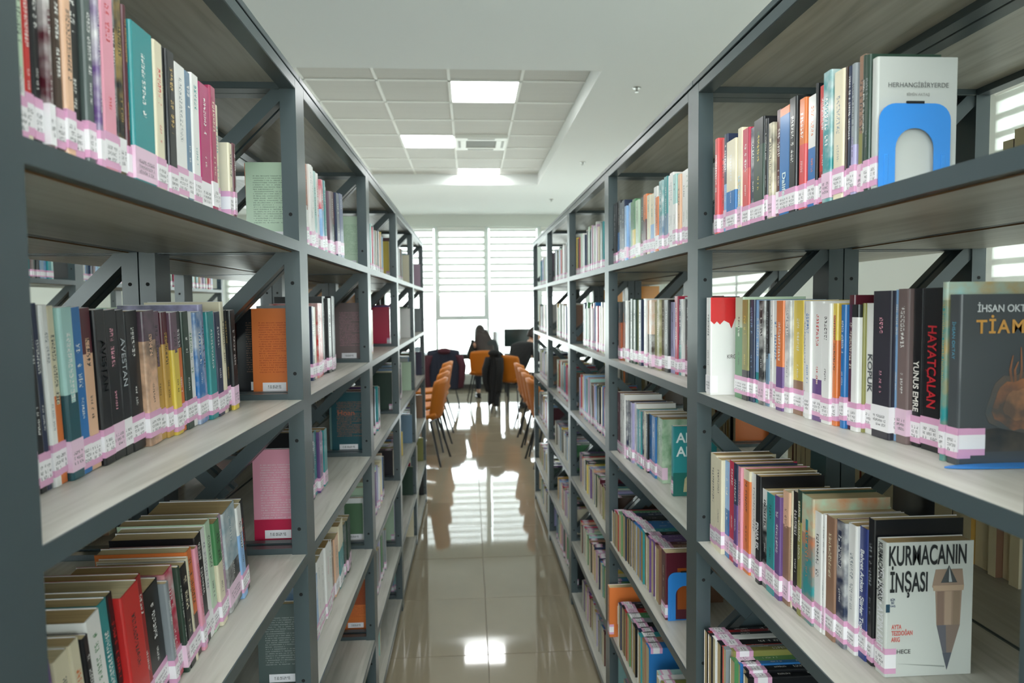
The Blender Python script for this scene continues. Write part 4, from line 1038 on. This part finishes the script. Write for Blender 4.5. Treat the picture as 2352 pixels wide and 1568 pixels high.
# coats hung over chairs
def coat(x, y, rz, w, ztop, zf, zb, m, name, label, seed, m2=None, thick=.03, tails=1.0):
    r = empty(name, T(x, y, 0) @ RZ(rz)); tag(r, label, 'coat'); rn = random.Random(seed); ph = [rn.uniform(0, 6) for _ in range(4)]
    def sh(u, v):                                      # v: 0 hem behind the chair -> 1 hem in front, over the top
        a = (u-.5)*2; s = v
        if s < .62: k = s/.62; z = zb+(ztop-zb)*k; yy = -.315+.0*k-.02*math.sin(a*7+ph[0])*(1-k)-.03*(1-k)
        elif s < .72: k = (s-.62)/.10; z = ztop+.03*math.sin(k*PI); yy = -.315+.085*k
        else: k = (s-.72)/.28; z = ztop-(ztop-zf)*k; yy = -.23+.03*k
        ww = w*(1+.18*(1-min(1, s/.62))**1.5*tails)+.012*math.sin(9*s+ph[1])
        return (a*ww+.02*math.sin(5*s+ph[2]), yy-.02*math.cos(a*9+ph[3])*(1-min(1, s))-.01, z-.03*a*a*(s > .5)-.02*math.sin(a*4+ph[1])*(s < .08))
    sheetobj('body', sh, 26, 34, thick, m, r)
    def slv(sd):
        pts = [Vector((sd*w*.9, -.33, ztop-.05)), Vector((sd*(w+.03), -.37, ztop-.22)), Vector((sd*(w+.02), -.38, ztop-.42)), Vector((sd*(w-.01), -.36, ztop-.56))]
        def f(u, v):
            k = v*3; i = min(int(k), 2); p = pts[i].lerp(pts[i+1], k-i); a = u*2*PI; rr_ = .058-.018*v+.004*math.sin(8*v+a)
            return (p.x+rr_*math.cos(a), p.y+rr_*.75*math.sin(a), p.z)
        return f
    for sd in (-1, 1): sheetobj('sleeve', slv(sd), 12, 12, .006, m2 or m, r)
    def hood(u, v): a = u*2*PI; b_ = v*PI; return (.10*math.cos(a)*math.sin(b_), -.33+.05*math.sin(a)*math.sin(b_), ztop+.01+.05*math.cos(b_))
    sheetobj('collar', hood, 14, 8, .004, m2 or m, r)
NAVY = mat('navy_cloth', '#1b2030', .85); MAROON = mat('maroon_cloth', '#451a26', .85); BLKC = mat('black_cloth', '#0e0f11', .85)
coat(-.42, 10.75, .05, .25, .895, .62, .33, NAVY, 'coat', 'navy and maroon coat draped over a chair in the aisle opening', 2, MAROON)
coat(.535, 10.17, -.6, .10, .89, .70, .14, BLKC, 'coat', 'long black coat hanging to the floor beside the person in black', 5, tails=.2)
# ---- people
SKIN = mat('skin', '#c49a80', .55); HAIR = mat('dark_brown_hair', '#2b211d', .55); JEANS = mat('dark_jeans', '#20262f', .85); JACK = mat('dark_green_grey_jacket', '#2a3130', .85); SHOE = mat('dark_shoes', '#161616', .5)
def person(x, y, rz, label, lean_x, lean_y, hairlong, jm, turn):
    r = empty('person', T(x, y, 0) @ RZ(rz)); tag(r, label, 'person')
    P = Vector((0, -.02, .53)); ch = P+Vector((lean_x*.55, .06+lean_y*.5, .36)); nk = P+Vector((lean_x*.85, .12+lean_y*.85, .50)); hd = nk+Vector((lean_x*.18, .06+lean_y*.1, .11))
    def chain(jt, rr, par): return [(jt[i], rr[i], par if i == 0 else None) for i in range(len(jt))]
    def limb(s):
        sh = ch+Vector((s*.17, .01, .06)); el = sh+Vector((s*.07, .14, -.24)); wr_ = el+Vector((-s*.09, .22, .0)); wr_.z = max(wr_.z, .795); return sh, el, wr_
    # one continuous body
    pts = [(tuple(P), (.135, .10), None), (tuple(P.lerp(ch, .5)), (.12, .09), 0), (tuple(ch), (.13, .09), 1), (tuple(nk), .05, 2), (tuple(nk+Vector((0, .01, .05))), .046, 3)]
    for s in (-1, 1):
        sh, el, wr_ = limb(s); b0 = len(pts); pts += [(tuple(sh), .058, 2), (tuple(el), .042, b0), (tuple(wr_), .027, b0+1)]
        palm = wr_+Vector((-s*.01, .055, -.005)); pts.append((tuple(palm), (.032, .015), b0+2)); pb = b0+3
        for f_, (dx, L) in enumerate(((-.027, .060), (-.010, .072), (.009, .068), (.026, .054))):
            a = palm+Vector((dx, .03, 0)); m_ = a+Vector((dx*.15, L*.5, -.002)); e_ = m_+Vector((0, L*.4, -.012)); i = len(pts); pts += [(tuple(a), .0095, pb), (tuple(m_), .0085, i), (tuple(e_), .007, i+1)]
        th0 = palm+Vector((-s*.032, -.005, 0)); i = len(pts); pts += [(tuple(th0), .011, pb), (tuple(th0+Vector((-s*.018, .03, -.004))), .0085, i)]
        hip = P+Vector((s*.09, .02, -.01)); kn = hip+Vector((s*.04, .42, -.02)); an = Vector((kn.x, kn.y-.06, .09)); i = len(pts); pts += [(tuple(hip), .085, 0), (tuple(kn), .058, i), (tuple(an), .036, i+1), (tuple(an+Vector((0, .13, -.055))), (.035, .022), i+2)]
    blob('body', pts, SKIN, r, 1)
    # clothes over it
    jp = [(tuple(P+Vector((0, 0, -.03))), (.16, .125), None), (tuple(P.lerp(ch, .5)), (.15, .115), 0), (tuple(ch), (.165, .12), 1), (tuple(nk+Vector((0, -.01, -.02))), .075, 2)]
    for s in (-1, 1):
        sh, el, wr_ = limb(s); i = len(jp); jp += [(tuple(sh), .080, 2), (tuple(el), .060, i), (tuple(el.lerp(wr_, .85)), .044, i+1)]
    blob('jacket', jp, jm, r, 2)
    tp = [(tuple(P+Vector((0, 0, -.03))), (.155, .11), None)]
    for s in (-1, 1):
        hip = P+Vector((s*.09, .02, -.01)); kn = hip+Vector((s*.04, .42, -.02)); an = Vector((kn.x, kn.y-.06, .13)); i = len(tp); tp += [(tuple(hip), .10, 0), (tuple(kn), .074, i), (tuple(an), .052, i+1)]
    blob('trousers', tp, JEANS, r, 2)
    for s in (-1, 1):
        hip = P+Vector((s*.09, .02, -.01)); kn = hip+Vector((s*.04, .42, -.02)); an = Vector((kn.x, kn.y-.06, 0))
        q = MB(); q.box((an.x-.045, an.y-.06, 0), (an.x+.045, an.y+.20, .03)); q.box((an.x-.04, an.y-.055, .03), (an.x+.04, an.y+.14, .085)); link('shoe', q.mesh('shoe', SHOE, bevel=.018), r)
    hr = empty('head_pivot', None); bpy.data.objects.remove(hr)
    Rh = T(*hd) @ RZ(turn) @ RX(-.35)
    def head(u, v):
        a, b_ = u*2*PI, (v-.5)*PI; x_ = .072*math.cos(a)*math.cos(b_); y_ = .092*math.sin(a)*math.cos(b_); z_ = .118*math.sin(b_)
        if z_ < 0: x_ *= 1+z_*2.2; y_ = y_*(1+z_*1.6)+.02*(-z_/.118)*.6
        n_ = math.exp(-((a-PI/2)**2)/.02-(z_+.008)**2/.0007); y_ += .022*n_
        y_ += .006*math.exp(-((a-PI/2)**2)/.06-(z_+.048)**2/.0002)
        for e_ in (-.42, .42): y_ -= .006*math.exp(-((a-PI/2-e_)**2)/.02-(z_-.012)**2/.0002)
        return tuple(Rh @ Vector((x_, y_, z_)))
    sheetobj('head', head, 40, 28, .003, SKIN, r)
    for s in (-1, 1):
        q = MB(); c_ = Rh @ Vector((s*.074, -.005, 0)); q.tube(Rh @ Vector((s*.068, -.005, 0)), Rh @ Vector((s*.084, -.014, .004)), .024, .028, 10); link('ear', q.mesh('ear', SKIN, bevel=.003), r)
        q = MB(); q.tube(Rh @ Vector((s*.029, .070, .012)), Rh @ Vector((s*.029, .083, .012)), .010, .006, 10); link('eye', q.mesh('eye', SHOE), r)
    q = MB(); q.tube(Rh @ Vector((-.022, .083, -.048)), Rh @ Vector((.022, .083, -.048)), .004, .004, 8); link('mouth', q.mesh('mouth', mat('lips', '#8e4b48', .5)), r)
    def hair(u, v):
        a, b_ = u*2*PI, PI/2-v*(PI*.62 if not hairlong else PI*.55); front = math.sin(a)
        k = 1.14+(.02*math.sin(9*a)); z_ = .118*k*math.sin(b_); c_ = max(math.cos(b_), 0 if b_ > 0 else math.cos(b_))
        x_ = .074*k*math.cos(a)*math.cos(b_); y_ = .094*k*math.sin(a)*math.cos(b_)
        if front > .25 and z_ < .04: z_ = .04+(z_-.04)*.12; y_ *= .93
        return tuple(Rh @ Vector((x_, y_, z_)))
    sheetobj('hair', hair, 30, 14, .012, HAIR, r)
    if hairlong:
        base = Rh @ Vector((0, -.05, .02))
        def fall(u, v):
            a = PI+u*PI; k = v; p = base.lerp(ch+Vector((0.02, -.13, -.06)), k); w_ = .085+.05*math.sin(k*PI*.8); return (p.x+w_*math.cos(a), p.y+.07*math.sin(a)*(1-.3*k)-.015*math.sin(7*k)*(1 if k > .2 else 0), p.z+.02*math.cos(a*3))
        sheetobj('long_hair', fall, 16, 16, .03, HAIR, r)
    return r
person(.30, 11.36, .10, 'person with long dark hair in a dark jacket seated facing the window', -.10, .10, True, JACK, .1)
person(.66, 10.14, -.75, 'person in black clothes bent over a table to the right, seen in profile', .06, .28, False, BLKC, -.9)
# ---- lettering to meshes
bpy.context.view_layer.update(); dg = bpy.context.evaluated_depsgraph_get()
for o in TX:
    me = bpy.data.meshes.new_from_object(o.evaluated_get(dg)); n = o.name; m_ = o.data.materials[0]; ml = o.matrix_local.copy(); par = o.parent
    bpy.data.objects.remove(o)
    if not me.materials: me.materials.append(m_)
    q = bpy.data.objects.new(n.split('.')[0], me); C.objects.link(q); q.parent = par; q.matrix_local = ml
